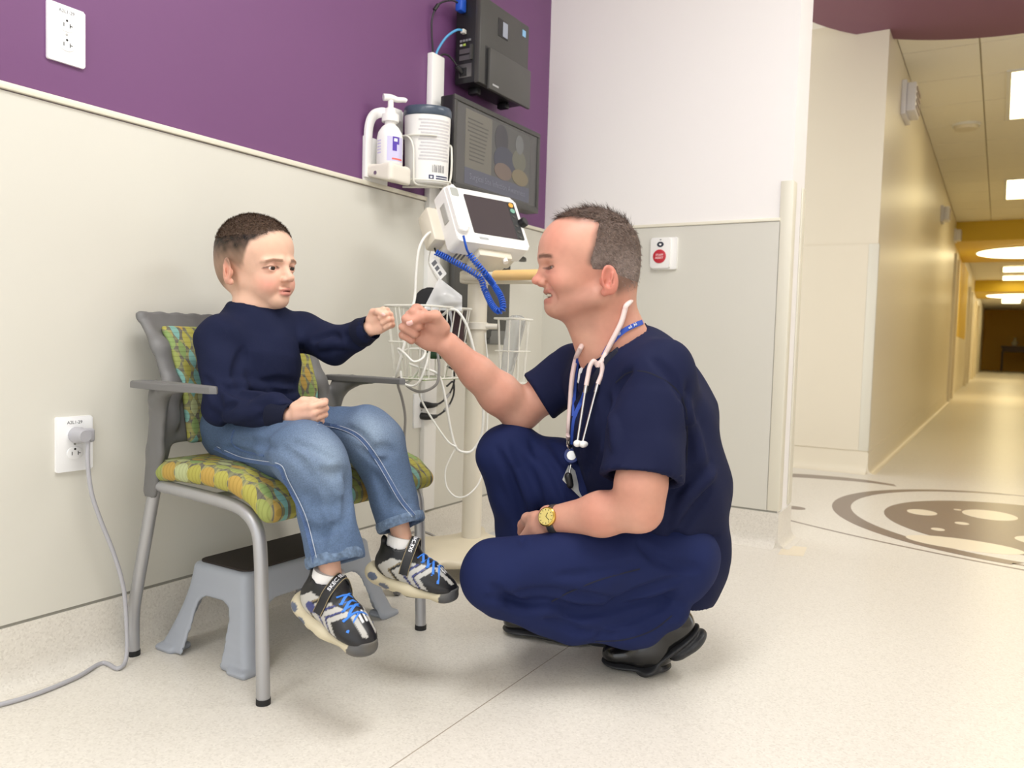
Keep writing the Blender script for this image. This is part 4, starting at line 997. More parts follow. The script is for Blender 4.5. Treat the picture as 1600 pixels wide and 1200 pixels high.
Mt = frame(at(684, 419, 2.37), unit(at(698, 436, 2.37) - at(676, 404, 2.37)), unit(at(690, 412, 2.37) - at(678, 424, 2.37)), unit(CAM - at(684, 419, 2.37)))
prism('printed_tag', rrect(.062, .026, .003), -.0005, .0005, Mt, mat('tag_white', lin(236, 234, 228), .5), bg)
for q in range(3): box('tag_print', (-.024 + q * .017, -.008, .0004), (-.012 + q * .017, .008 - q * .003, .0009), M_INK, bg, 0, Mt)
for nm, c, px in (('white_cloth_pack', (226, 228, 232), 700), ('green_pack', (40, 70, 48), 682), ('dark_pack', (58, 34, 38), 712)):
    p = at(px, 512, 2.43); S = Solid(axis(p[0] - .06, p[0] + .06, .005), axis(p[1] - .06, p[1] + .06, .005), axis(p[2] - .12, p[2] + .10, .005))
    S.rbox(p + np.array([0, 0, -.02]), (.026, .030, .075), .014, .0, 'u', rotm((0, 0, 1), 30))
    tag(S.mesh(nm, mat(nm + '_mat', lin(*c), .6, bump=(60, .4, .01)), None, smooth=2), {'white_cloth_pack': 'folded white cloth pack in the basket next to the pole', 'green_pack': 'dark green pack in the basket behind the fist', 'dark_pack': 'dark maroon pack between basket and pole'}[nm], 'pack')
# black plugs in the far outlet
for k, z in enumerate((.507, .468)):
    pl = thing('black_plug_lead', ['upper', 'lower'][k] + ' black plug with its lead in the outlet behind the stand', 'plug')
    y = 2.155
    tube('plug', [(.010, y, z), (.030, y + .004, z - .001), (.045, y + .016, z - .002), (.05, y + .035, z)], [.0125, .012, .009, .006], M_BLK, pl, 12, 5)
    tube('lead', [(.05, y + .033, z), (.052, y + .06, z + .008), (.054, y + .095, z + .028), (.055, y + .125, z + .07), (.056, y + .12, z + .115), (.05, y + .09, z + .13 - k * .03)], .0034, M_BLK, pl, 8, 8)
    cyl('lead_tag', (.053, y + .075, z + .016), (.0545, y + .100, z + .034), .0055, mat('grey_tag', lin(170, 168, 168), .4), pl, 10)
fl = thing('floor_lead', 'grey lead lying on the floor behind the base of the stand', 'cable')
tube('lead', [(.03, 2.02, .05), (.05, 2.04, .085), (.08, 2.08, .095), (.12, 2.12, .07), (.14, 2.15, .03), (.16, 2.19, .006), (.22, 2.30, .005)], .0042, M_GREYC, fl, 8, 8)
pgm = on_z(772, 838, .012)
pg = tag(box('loose_plug', pgm - np.array([.022, .03, .011]), pgm + np.array([.022, .03, .012]), mat('pale_plug', lin(206, 204, 202), .4), None, .008), 'pale grey plug lying on the floor to the right of the stand base', 'plug')
# ------------------------------------------------------------------ people: shared builders
RT, DN, FW = WC[0], WC[1], WC[2]           # picture right, down and away, as room directions
UPW = np.array([0, 0, 1.0])
M_SKIN = mat('skin', (1, 1, 1), .48, attr='Col', noise=(70, .035), bump=(900, .10, .0006), sss=.12, spec=.35)
M_LINER = mat('dark_mouth', lin(70, 24, 22), .6)
def smooth01(a, b, x): t = np.clip((x - a) / (b - a), 0, 1); return t * t * (3 - 2 * t)
def mixc(base, col, w): return base * (1 - w[:, None]) + np.array(col[:3])[None, :] * w[:, None]
def sine_noise(P, freq, seed, n=6):
    r = np.random.default_rng(seed); out = np.zeros(len(P))
    for _ in range(n):
        k = r.normal(size=3); k *= freq * (0.6 + .9 * r.random()) / np.linalg.norm(k); out += np.sin(P @ k + r.random() * 6.28)
    return out / n
def hit(S, px, py, t0=1.2, t1=2.4, step=.003):
    """first point where the line of sight enters the solid"""
    d = at(px, py, 1.0) - CAM
    t = np.arange(t0, t1, step); P = CAM[None] + d[None] * t[:, None]
    I = [np.clip(np.searchsorted(S.ax[i], P[:, i]) - 1, 0, len(S.ax[i]) - 2) for i in range(3)]
    w = [(P[:, i] - S.ax[i][I[i]]) / (S.ax[i][I[i] + 1] - S.ax[i][I[i]]) for i in range(3)]
    ok = np.all([(w[i] >= 0) & (w[i] <= 1) for i in range(3)], axis=0)
    v = np.zeros(len(t))
    for a in (0, 1):
        for b in (0, 1):
            for c in (0, 1):
                v += S.D[I[0] + a, I[1] + b, I[2] + c] * (w[0] if a else 1 - w[0]) * (w[1] if b else 1 - w[1]) * (w[2] if c else 1 - w[2])
    v = np.where(ok, v, .5)
    h = np.nonzero(v < 0)[0]
    if len(h) == 0: return None
    i = h[0]
    if i == 0: return P[0]
    f = v[i - 1] / (v[i - 1] - v[i]); return P[i - 1] * (1 - f) + P[i] * f
def crease(S, pts, r=.008, k=.012, op='s', sink=.3, taper=True, n=5):
    """fold line given by where it is seen; a groove (s) or a ridge (u) pressed into the cloth"""
    pp = spline([(*p, 0) for p in pts], n)
    H = [hit(S, p[0], p[1]) for p in pp]
    H = [(h, i) for i, h in enumerate(H) if h is not None]
    if len(H) < 2: return
    m = len(pp) - 1
    rr = lambda i: r * (math.sin(math.pi * (i + .6) / (m + 1.2)) ** .6 if taper else 1.0)
    C = [(h + (unit(h - CAM) * rr(i) * (sink if op == 'u' else -.45)), rr(i)) for h, i in H]
    for (a, ra), (b, rb) in zip(C[:-1], C[1:]):
        if np.linalg.norm(a - b) < .08: S.cap(a, b, ra, rb, k, op)
def bvh_of(objs):
    from mathutils.bvhtree import BVHTree
    V, Fs = [], []
    for o in objs:
        b = len(V); V += [v.co.copy() for v in o.data.vertices]; Fs += [tuple(i + b for i in p.vertices) for p in o.data.polygons]
    return BVHTree.FromPolygons(V, Fs)
def drape(bvh, pts, off=.002, n=6, fallback=None):
    """line given by where it is seen, laid on the surface it lies on"""
    out = []; nr = []
    last = None
    for p in spline([(*q, 0) for q in pts], n):
        d = Vector(at(p[0], p[1], 1.0) - CAM).normalized()
        loc, no, _, dist = bvh.ray_cast(Vector(CAM), d)
        if loc is None or dist > 2.6:
            if last is None: continue
            q = at(p[0], p[1], last); out.append(q); nr.append(nr[-1]); continue
        q = np.array(loc); last = (q - CAM) @ FW
        out.append(q - np.array(d) * off); nr.append(np.array(no))
    return np.array(out), np.array(nr)
def strip(name, bvh, pts, width, m, parent, off=.0015, thick=.0012, n=6, sides=6):
    P, Nn = drape(bvh, pts, off, n)
    if len(P) < 3: return None
    for _ in range(2): P[1:-1] = (P[:-2] + 2 * P[1:-1] + P[2:]) / 4
    Nn = np.array([unit(CAM - p) for p in P])
    V, Fs = sweep(P, 1.0, sides, False, True, (width, thick, Nn[0], Nn))
    return auto_smooth(mesh(name, V, Fs, m, parent), 50)
def hand(S, wrist, fwd, thumb, palm, s=1.0, curl=1.0, k=.004, tuck=True, index_out=0.0, thumb_on=1.0):
    """hand with five fingers; s=1 is an adult. curl=1 is a fist, .4 a relaxed hand. fwd to the knuckles, thumb to the thumb side, palm out of the palm"""
    x = unit(fwd); t = np.array(thumb, float); t = unit(t - x * (x @ t)); p = np.array(palm, float); p = unit(p - x * (x @ p) - t * (t @ p))
    R = np.stack([x, t, p], 1)
    S.frame(R, wrist, s)
    # palm, heel of the thumb, outer edge
    S.cap((-.01, 0, 0), (.03, 0, 0), .027, .028, k, flat=((0, 0, 1), .78))
    S.cap((.035, .020, -.002), (.088, .027, -.006), .018, .0155, .012, flat=((0, 0, 1), .85))
    S.cap((.035, 0, -.002), (.090, .004, -.008), .019, .016, .012); S.cap((.035, -.018, -.002), (.084, -.024, -.004), .019, .0145, .012)
    S.ell((.040, .022, .012), (.032, .017, .016), .012); S.ell((.04, -.02, .010), (.034, .015, .014), .012)
    ky = [.030, .0095, -.0105, -.029]; kx = [.092, .096, .092, .084]; ln = [.044, .048, .045, .035]; rr = [.0102, .0104, .0100, .0090]
    for i in range(4):
        c = curl - (index_out if i == 0 else 0)
        a0 = math.radians(8 + 72 * c); a1 = a0 + math.radians(12 + 88 * c); a2 = a1 + math.radians(8 + 62 * c)
        P = [np.array([kx[i], ky[i], -.006])]
        for a, l in ((a0, ln[i]), (a1, ln[i] * .62), (a2, ln[i] * .48)):
            P.append(P[-1] + np.array([math.cos(a), -.02 * (i - 1.5) * 0, math.sin(a)]) * l)
        S.chain(P, [rr[i] * 1.12, rr[i] * 1.04, rr[i] * .96, rr[i] * .82], .0032)
        S.ell(P[0] + np.array([.001, 0, -.003]), (.0115, .0098, .0095), .006)           # knuckle
    # thumb leaves the side of the palm near its base
    if thumb_on > .5: T = [(.022, .028, .008), (.052, .044, .020), (.078, .034, .041), (.094, .012, .049)]
    elif thumb_on > .2: T = [(.022, .028, .006), (.055, .046, .012), (.084, .042, .020), (.106, .034, .026)]
    else: T = [(.022, .028, .006), (.050, .050, .014), (.080, .056, .020), (.104, .052, .022)]
    S.chain(T, [.0165, .0135, .0118, .0098], .006)
    S.frame()
    return R, np.array(wrist), s, T
def put_nail(name, Rm, w, s, p, nrm, up, parent, size=(.0060, .0075)):
    """finger nail: a small curved plate at local point p of a hand"""
    o = w + Rm @ (np.array(p) * s); n = unit(Rm @ np.array(nrm)); u = unit(Rm @ np.array(up)); u = unit(u - n * (n @ u)); v = np.cross(n, u)
    V, Fs = [], []; k = 7
    for i in range(k):
        for j in range(k):
            a, b = (i / (k - 1) * 2 - 1), (j / (k - 1) * 2 - 1)
            q = math.sqrt(max(0, 1 - .35 * a * a * b * b))
            V.append(o + (v * a * size[0] * q + u * b * size[1] * q - n * (.0028 * a * a + .0010 * b * b)) * s)
    for i in range(k - 1):
        for j in range(k - 1): Fs.append((i * k + j, (i + 1) * k + j, (i + 1) * k + j + 1, i * k + j + 1))
    return mesh(name, V, Fs, mat('nail', lin(236, 186, 176), .28), parent, True)
def eyeball(name, c, r, gaze, iris, parent, ir=.48):
    """eye with painted iris and pupil looking along gaze"""
    bm = bmesh.new(); bmesh.ops.create_uvsphere(bm, u_segments=32, v_segments=24, radius=r)
    g = Vector(gaze).normalized(); q = Vector((0, 0, 1)).rotation_difference(g)
    bmesh.ops.transform(bm, matrix=Matrix.Translation(Vector(c)) @ q.to_matrix().to_4x4(), verts=bm.verts)
    o = from_bm(name, bm, mat('eye', (1, 1, 1), .08, attr='Col', spec=.6), parent, True)
    V = np.array([v.co[:] for v in o.data.vertices]); d = (V - np.array(c)) @ np.array(g) / r; ang = np.arccos(np.clip(d, -1, 1))
    cols = np.tile(np.array(lin(226, 216, 210)[:3]), (len(V), 1)); cols = mixc(cols, iris, (ang < ir).astype(float)); cols = mixc(cols, lin(10, 8, 8), (ang < ir * .45).astype(float))
    paint(o, cols); return o
def strands(name, S_, N, length, comb, R, t, s, mask, cols, parent, width=.0006, lift=.35, seed=3):
    """short hairs standing on the hair cap: thin tapered blades"""
    rg = np.random.default_rng(seed)
    V0, Q = S_.V, S_.Q
    tri = V0[Q]; c = tri.mean(1); nn = np.cross(tri[:, 2] - tri[:, 0], tri[:, 3] - tri[:, 1]); ar = np.linalg.norm(nn, axis=1); nn /= ar[:, None] + 1e-12
    L = (c - t) @ R / s
    w = ar * mask(L); w /= w.sum()
    i = rg.choice(len(c), N, p=w); p = c[i] + (tri[i, 0] - c[i]) * (rg.random((N, 1)) - .5) * 1.6 + (tri[i, 1] - c[i]) * (rg.random((N, 1)) - .5) * 1.6
    n = nn[i]; cb = comb(L[i]) @ R.T; cb = cb - n * np.sum(cb * n, 1)[:, None]; cb /= np.linalg.norm(cb, axis=1)[:, None] + 1e-9
    jit = rg.normal(size=(N, 3)) * .28
    d = cb * (1 - lift) + n * lift + jit; d /= np.linalg.norm(d, axis=1)[:, None]
    ln = (length(L[i]) * (.6 + .7 * rg.random(N)))[:, None]
    sd = np.cross(d, n); sd /= np.linalg.norm(sd, axis=1)[:, None] + 1e-9
    a = p - n * .001; m = a + d * ln * .55; e = a + d * ln + (cb * .5 - n * .25) * ln * .35
    V = np.stack([a - sd * width, a + sd * width, m + sd * width * .8, m - sd * width * .8, e], 1).reshape(-1, 3)
    b = np.arange(N)[:, None] * 5
    Fs = [tuple(q) for q in (b + np.array([0, 1, 2, 3]))] + [tuple(q) for q in (b + np.array([3, 2, 4]))]
    o = mesh(name, V, Fs, mat('hair_strand', (1, 1, 1), .5, attr='Col', spec=.3), parent)
    cc = np.repeat(cols(L[i]) * (.7 + .6 * rg.random((N, 1))), 5, 0); paint(o, cc); o['kind'] = 'stuff'
    return o
# ------------------------------------------------------------------ the boy on the chair
boy = thing('person', 'small boy in a navy sweatshirt and blue jeans on the chair holding out his fist', 'person')
B = dict(pel=at(388, 668, 1.83), waist=at(392, 625, 1.84), chest=at(402, 560, 1.845), top=at(405, 508, 1.85), neck=at(398, 482, 1.845),
         rs=at(343, 535, 1.765), re=at(352, 632, 1.70), rw=at(452, 651, 1.625), ls=at(474, 518, 1.945), le=at(522, 541, 1.87), lw=at(577, 514, 1.805),
         rh=at(402, 688, 1.77), rk=at(494, 722, 1.555), ra=at(519, 916, 1.50), lh=at(432, 672, 1.885), lk=at(588, 690, 1.745), la=at(634, 860, 1.69))
psi = math.radians(28)
hf = unit(RT * math.cos(psi) - FW * math.sin(psi)); hf = unit(np.array([hf[0], hf[1], 0]))
hf = unit(hf * math.cos(math.radians(2)) + UPW * math.sin(math.radians(2)))
HB = basis(hf, UPW); HB = HB @ rotm((1, 0, 0), 4)                     # columns forward, left, up; slight tilt
HO, HS = at(401, 424, 1.845), 1.06
EYE = [(.0665, sy * .0285, .0035) for sy in (1, -1)]
def boy_head(S):
    S.frame(HB, HO, HS)
    S.ell((-.010, 0, .043), (.086, .072, .075)); S.ell((.030, 0, .048), (.054, .062, .054), .02); S.ell((.032, 0, -.010), (.051, .047, .057), .026)
    S.ell((-.045, 0, .0), (.045, .052, .05), .03)
    for y in (1, -1):
        S.ell((.050, y * .026, -.032), (.027, .021, .025), .016)
        S.cap((.004, y * .038, -.022), (.054, y * .011, -.063), .016, .014, .018)
        S.cap((.0845, y * .010, .0175), (.070, y * .042, .016), .0050, .0045, .012)
    S.ell((.060, 0, -.064), (.019, .019, .017), .013)
    for e in EYE:                                                    # sockets, then lids
        S.ell((e[0] + .019, e[1] * 1.02, e[2]), (.0105, .0155, .0095), .012, 's')
    S.cap((.0815, 0, .008), (.0935, 0, -.0175), .0058, .0082, .010); S.ell((.0955, 0, -.0185), (.0085, .0088, .0078), .005)
    for y in (1, -1): S.ell((.0885, y * .0098, -.0215), (.0075, .0056, .0060), .004)
    for y in (1, -1): S.ell((.0925, y * .0050, -.0275), (.0035, .0026, .0022), .002, 's')
    for e in EYE:
        S.ell((e[0], e[1], e[2]), (.0128, .0135, .0125), .004)
        S.ell((e[0] + .0125, e[1], e[2] - .0012), (.0085, .0120, .0032), .0016, 's')
    # mouth a little open
    S.ell((.0810, 0, -.0420), (.0082, .0165, .0050), .006); S.ell((.0795, 0, -.0515), (.0082, .0140, .0056), .006)
    S.ell((.0900, 0, -.0468), (.0090, .0125, .0011), .0012, 's')
    S.cap((.0905, 0, -.0300), (.0885, 0, -.0360), .0022, .0026, .004, 's')
    for y in (1, -1):                                                # ears
        Q = rotm((0, 0, 1), y * 22) @ rotm((0, 1, 0), 12)
        S.ell((-.008, y * .0755, .000), (.0175, .0062, .0285), .004, 'u', Q); S.ell((-.004, y * .0830, .003), (.0115, .0066, .0195), .002, 's', Q); S.cap((-.012, y * .0790, .012), (-.009, y * .0790, -.010), .0024, .002, .002)
        S.ell((.003, y * .0745, -.004), (.005, .004, .008), .003, 'u', Q); S.ell((-.001, y * .0735, -.023), (.007, .005, .007), .004)
    S.frame()
def boy_core(S, d=0.0):
    S.cap(HO + HB @ np.array([-.016, 0, -.025]) * HS, B['neck'] + np.array([0, 0, -.01]), .044, .045, .02)
    S.cap(B['neck'], B['top'] - UPW * .02, .044, .040, .02)
fx = [(p, q, .0019) for p, q in ((HO[0] - .105, HO[0] + .125),)]
LF = unit(at(612, 494, 1.79) - B['lw']); RF = unit(at(505, 648, 1.60) - B['rw'])
S = Solid(axis(.02, .72, .0055, ((HO[0] - .12, HO[0] + .12, .0022), (B['lw'][0] - .03, B['lw'][0] + .10, .0026))),
          axis(1.06, 1.56, .0055, ((HO[1] - .115, HO[1] + .12, .0022), (1.36, 1.46, .0026))),
          axis(.12, 1.02, .0055, ((HO[2] - .10, HO[2] + .14, .0022), (B['lw'][2] - .05, B['lw'][2] + .06, .0026), (B['rw'][2] - .05, B['rw'][2] + .05, .0026))))
boy_head(S); boy_core(S)
# trunk and limbs inside the clothes, so the figure is one piece
S.chain([B['top'] - UPW * .02, B['chest'], B['waist'], B['pel']], [.040, .058, .060, .06], .03)
S.chain([B['rs'], B['re'], B['rw']], [.022, .011, .018], .008); S.chain([B['ls'], B['le'], B['lw']], [.022, .011, .018], .008)
S.cap(B['top'] - UPW * .02, B['rs'], .036, .026, .02); S.cap(B['top'] - UPW * .02, B['ls'], .036, .026, .02)
S.chain([B['pel'], B['rh'], B['rk'], B['ra']], [.055, .040, .026, .020], .02); S.chain([B['pel'], B['lh'], B['lk'], B['la']], [.055, .040, .026, .020], .02)
lh_ = hand(S, B['lw'], LF, UPW * 1.0 + RT * .25 - FW * .1, -FW + RT * .35, .60, 1.0, .003)
rh_ = hand(S, B['rw'], RF, UPW - FW * .25, FW + DN * .45 - RT * .1, .64, .88, .003, index_out=.28, thumb_on=.3)
BASE = np.array(lin(231, 188, 163)[:3])
def boy_skin(V):
    L = (V - HO) @ HB / HS; x, y, z = L.T
    c = np.tile(BASE, (len(V), 1)); ay = np.abs(y)
    head = (np.linalg.norm(L, axis=1) < .17).astype(float)
    blush = np.exp(-(((x - .068) / .028) ** 2 + ((ay - .036) / .022) ** 2 + ((z + .028) / .02) ** 2)); c = mixc(c, lin(228, 150, 132), .75 * blush * head)
    nose = np.exp(-(((x - .098) / .012) ** 2 + (y / .012) ** 2 + ((z + .018) / .012) ** 2)); c = mixc(c, lin(232, 160, 140), .4 * nose * head)
    # lips
    lip = smooth01(.0175, .0130, ay) * smooth01(.070, .078, x) * smooth01(-.0590 + .25 * ay, -.0550 + .25 * ay, z) * smooth01(-.0365 - .22 * ay, -.0400 - .22 * ay, z)
    c = mixc(c, lin(208, 126, 116), .75 * lip * head)
    inn = (np.abs(z + .0468) < .0015) & (ay < .0105) & (x > .072); c = mixc(c, lin(110, 46, 42), .85 * inn * head)
    # eyebrows, lash lines
    bz = .0195 - .22 * np.maximum(ay - .030, 0) + .08 * np.minimum(ay - .03, 0)
    brow = smooth01(.0042, .0018, np.abs(z - bz)) * smooth01(.0095, .0135, ay) * smooth01(.050, .044, ay) * (x > .045); c = mixc(c, lin(120, 84, 62), .8 * brow * head)
    for e in EYE:
        r = np.sqrt(((y - e[1]) / .0132) ** 2 + ((z - e[2] + .0006) / .0050) ** 2)
        lash = smooth01(.26, .10, np.abs(r - 1.0)) * (x > .055) * smooth01(-.003, .001, z - e[2] + .001); c = mixc(c, lin(66, 44, 36), .85 * lash * head)
        low = smooth01(.30, .08, np.abs(r - 1.05)) * (x > .055) * (z < e[2] - .001); c = mixc(c, lin(190, 120, 108), .5 * low * head)
        sh = np.exp(-(((y - e[1]) / .018) ** 2 + ((z - e[2] - .007) / .006) ** 2)) * (x > .05); c = mixc(c, lin(196, 140, 122), .45 * sh * head)
    # ears warmer
    ear = smooth01(.070, .076, ay) * (np.abs(z) < .04) * (np.abs(x) < .035); c = mixc(c, lin(226, 150, 130), .55 * ear * head)
    # clipped hair: short stubble on the sides fading to bare skin at the edge
    n1 = sine_noise(L, 380, 5)
    low = np.interp(x, [-.11, -.06, -.024, -.008, .004, .014, .026, .036, .046, .060, .075], [-.050, -.040, -.020, .016, .004, .000, .008, .026, .048, .060, .066])   # lower edge of the clipped hair
    low = low + .012 * np.clip((.05 - ay) / .05, 0, 1) * (x > .03)
    st = smooth01(-.003, .016, z - low + .003 * n1); dk = smooth01(.014, .062, z + .001 * n1)
    hc = np.array(lin(122, 99, 80)[:3])[None] * (1 - dk[:, None]) + np.array(lin(50, 38, 30)[:3])[None] * dk[:, None]
    w = (st * head * (.74 + .26 * dk) * (1 + .10 * n1))[:, None]; c = c * (1 - w) + hc * w
    hnd = 1 - head; kn = .5 + .5 * sine_noise(V, 160, 9); c = mixc(c, lin(226, 158, 136), hnd * .35 * kn)
    return c
body = S.mesh('body', M_SKIN, boy, boy_skin, smooth=2)
for e in EYE:
    eyeball('eye', HO + HB @ np.array(e) * HS, .0117 * HS, unit(at(640, 520, 1.75) - HO) * 1.0 + hf * .9, lin(58, 42, 34), boy, .66)
put_nail('thumb_nail', *lh_[:3], (.098, .010, .0585), (.35, -.1, 1), (.6, -.8, .1), boy)
# hair on top of the head
Hs = Solid(axis(HO[0] - .13, HO[0] + .13, .003), axis(HO[1] - .13, HO[1] + .13, .003), axis(HO[2] - .08, HO[2] + .15, .003))
Hs.frame(HB, HO, HS); Hs.ell((-.010, 0, .0450), (.0846, .0706, .0782)); Hs.ell((.030, 0, .0495), (.0528, .0606, .0568), .02)
BLOW = ([-.11, -.06, -.024, -.008, .004, .014, .026, .036, .046, .060, .075], [-.050, -.040, -.020, .016, .004, .000, .008, .026, .048, .060, .066])
def boy_hairline(x, y, z): return np.maximum(np.interp(x, *BLOW) + .004 - z, x - .0735 + .10 * np.abs(y))
Hs.put(boy_hairline, (-.13, -.1, -.1), (.13, .1, .15), .004, 'i'); Hs.frame()
boy_hair = Hs.mesh('hair', mat('boy_hair', (1, 1, 1), .7, attr='Col', noise=(160, .3), bump=(260, .8, .004)), boy, lambda V: (lambda L: np.array(lin(118, 94, 76)[:3])[None] * (1 - smooth01(.03, .075, L[:, 2])[:, None]) + np.array(lin(80, 61, 47)[:3])[None] * smooth01(.03, .075, L[:, 2])[:, None])((V - HO) @ HB / HS), smooth=2)
bcol = lambda L: np.array(lin(124, 100, 82)[:3])[None] * (1 - smooth01(.03, .08, L[:, 2])[:, None]) + np.array(lin(88, 68, 53)[:3])[None] * smooth01(.03, .08, L[:, 2])[:, None]
strands('hair_strands', Hs, 15000, lambda L: .0040 + .0040 * smooth01(.05, .10, L[:, 2]), lambda L: np.stack([np.where(L[:, 2] > .07, .8, .1), L[:, 1] * 3, np.where(L[:, 2] > .07, .2, -.8)], 1), HB, HO, HS,
        lambda L: .25 + .75 * smooth01(.03, .075, L[:, 2]), bcol, boy, .0005, .5)
# ---- sweatshirt
RA_, LA_ = unit(B['rw'] - B['re']), unit(B['lw'] - B['le'])
S = Solid(axis(.02, .60, .0045), axis(1.06, 1.58, .0045), axis(.44, .86, .0045))
S.chain([B['top'] + np.array([0, 0, -.030]), B['chest'], B['waist'], B['pel'] + np.array([0, 0, .01])], [.064, .092, .094, .093], .04)
S.cap(B['top'] + np.array([-.01, 0, .006]), B['rs'] + np.array([.0, 0, .004]), .052, .050, .04); S.cap(B['top'] + np.array([-.01, 0, .006]), B['ls'], .052, .046, .04)
S.chain([B['rs'], B['re'], B['rw'] - RA_ * .010], [.050, .043, .031], .022); S.chain([B['ls'], B['le'], B['lw'] - LA_ * .006], [.046, .042, .030], .022)
CR = at(398, 484, 1.85); CA = unit(UPW + hf * .20)                    # collar ring: centre and axis
S.cone(CR - CA * .045, CR, .074, .0575, .024)
S.ripple(.0028, 75, 21, (1, 1, .6))
# folds
for pts, r in (([(345, 600), (375, 612), (400, 618)], .010), ([(352, 640), (366, 632)], .005), ([(330, 640), (350, 662), (380, 672)], .008),
               ([(405, 650), (440, 640), (478, 634)], .010), ([(400, 600), (440, 596), (476, 600)], .008), ([(488, 530), (512, 524), (530, 530)], .009),
               ([(498, 555), (520, 545), (540, 548)], .008), ([(380, 545), (372, 580), (374, 610)], .010), ([(470, 540), (476, 570), (474, 610)], .007), ([(320, 590), (335, 615), (345, 640)], .007),
               ([(420, 610), (450, 618), (480, 612)], .007), ([(536, 520), (548, 535), (560, 545)], .006)):
    crease(S, pts, r * 1.1, .010)
for pts, r in (([(350, 655), (380, 648), (410, 642)], .008), ([(395, 632), (430, 622), (475, 622)], .008), ([(500, 540), (520, 536), (540, 540)], .006), ([(358, 600), (385, 603), (410, 606)], .008)):
    crease(S, pts, r, .014, 'u', .7)
cutz = HO + HB @ np.array([-.016, 0, -.02]) * HS
S.cone(CR - CA * .022, CR + CA * .05, .0480, .056, .004, 's')
S.cap(B['rw'] - RA_ * .012, B['rw'] + RA_ * .06, .0255, .026, .002, 's'); S.cap(B['lw'] - LA_ * .008, B['lw'] + LA_ * .06, .0245, .025, .002, 's')
S.put(lambda x, y, z: .5 * (z - .468) * -1 + 0 * x, (0, 1, .3), (.6, 1.6, .9), .004, 'i') if False else None
shirt = S.mesh('sweatshirt', mat('navy_knit', lin(28, 33, 58), .9, noise=(8, .10), bump=(600, .35, .0012), spec=.15), boy, smooth=3)
M_RIB = mat('navy_rib', lin(21, 25, 44), .85, bump=(900, .5, .0015), spec=.2)
def cuff_ring(name, c, d, r0, r1, L, m, parent, t=.0035):
    d = unit(d); x = unit(np.cross(d, [0.1, .2, 1.0])); y = np.cross(d, x)
    return lathe(name, [(r0 - t, -L), (r0 + .001, -L), (r0 + .002, -L * .5), (r1, L * .6), (r1 - .001, L), (r1 - t, L), (r0 - t, -L)], frame(c, x, y, d), m, parent, 32, False)
cuff_ring('cuff', B['rw'] - RA_ * .016, RA_, .0335, .0295, .022, M_RIB, boy); cuff_ring('cuff', B['lw'] - LA_ * .012, LA_, .0322, .0285, .020, M_RIB, boy)
bv = bvh_of([shirt])
cx_ = unit(hf - CA * (hf @ CA)); cy_ = np.cross(CA, cx_)
ang = np.linspace(0, 2 * math.pi, 40, endpoint=False); ringp = [CR - CA * .003 + (cx_ * math.cos(a) * 1.03 + cy_ * math.sin(a)) * .0560 for a in ang]
V, Fs = sweep(ringp, 1.0, 8, True, False, (.016, .0080, CA, [unit(cx_ * math.cos(a) + cy_ * math.sin(a) + CA * .45) for a in ang])); auto_smooth(mesh('collar', V, Fs, M_RIB, boy), 50)
# ---- jeans
S = Solid(axis(.06, .78, .0048), axis(1.02, 1.56, .0048), axis(.20, .64, .0048))
S.chain([B['pel'] + np.array([-.015, 0, .0]), B['rh'] + np.array([0, 0, -.005])], [.090, .074], .03); S.cap(B['pel'] + np.array([-.015, 0, 0]), B['lh'], .088, .072, .03)
RC, LC = at(524, 876, 1.51), at(627, 820, 1.70)
rkd = unit(RC - B['rk'] - np.array([.004, 0, -.008])); lkd = unit(LC - B['lk'] - np.array([.004, 0, -.008]))
S.chain([B['rh'], B['rk'] + np.array([-.03, 0, .012]), B['rk'] + np.array([.004, 0, -.008]), RC], [.070, .059, .055, .053], .03)
S.chain([B['lh'], B['lk'] + np.array([-.03, 0, .012]), B['lk'] + np.array([.004, 0, -.008]), LC], [.068, .057, .053, .050], .03)
for c, d, r in ((RC, rkd, .0530), (LC, lkd, .0500)):
    n = unit(d)
    S.put((lambda c, n: lambda x, y, z: (x - c[0]) * n[0] + (y - c[1]) * n[1] + (z - c[2]) * n[2])(c + n * .004, n), c - .085, c + .085, .003, 'i')
    S.cap(c - n * .004, c + n * .08, r - .012, r - .010, .002, 's')
for pts, r in (([(350, 700), (372, 706), (400, 712)], .007), ([(370, 690), (400, 692), (430, 700)], .006), ([(470, 770), (505, 790), (540, 780)], .007), ([(485, 760), (500, 820), (505, 860)], .008),
               ([(505, 750), (525, 800), (540, 840)], .006), ([(560, 700), (590, 720), (610, 716)], .006), ([(600, 770), (620, 790), (640, 786)], .007), ([(585, 740), (600, 770), (606, 800)], .007),
               ([(455, 690), (480, 700), (520, 716)], .006), ([(540, 668), (560, 678), (580, 700)], .006), ([(470, 820), (500, 832), (540, 815)], .008), ([(545, 735), (548, 775), (540, 820)], .009), ([(440, 700), (470, 722), (490, 750)], .008), ([(500, 735), (522, 742), (540, 735)], .008), ([(575, 705), (600, 700), (618, 706)], .008)):
    crease(S, pts, r * 1.25, .009)
S.ripple(.0022, 85, 5)
DENIM = np.array(lin(90, 109, 136)[:3])
RKf, LKf = hit(S, 505, 715), hit(S, 590, 672)
def denim(V):
    c = np.tile(DENIM, (len(V), 1)); n = sine_noise(V, 60, 4); n2 = sine_noise(V, 900, 8)
    for k, w in ((RKf, .06), (LKf, .05)):
        if k is not None: c = mixc(c, lin(160, 178, 196), .75 * np.exp(-np.sum(((V - k) / np.array([w * 1.2, w, w])) ** 2, 1)))
    c = mixc(c, lin(66, 86, 118), np.clip(.30 + .35 * n, 0, 1)); return c * (1 + .06 * n2[:, None])
def denim_material():
    m = mat('denim', (1, 1, 1), .8, attr='Col', noise=(420, .22), bump=(700, .4, .0012), spec=.25); return m
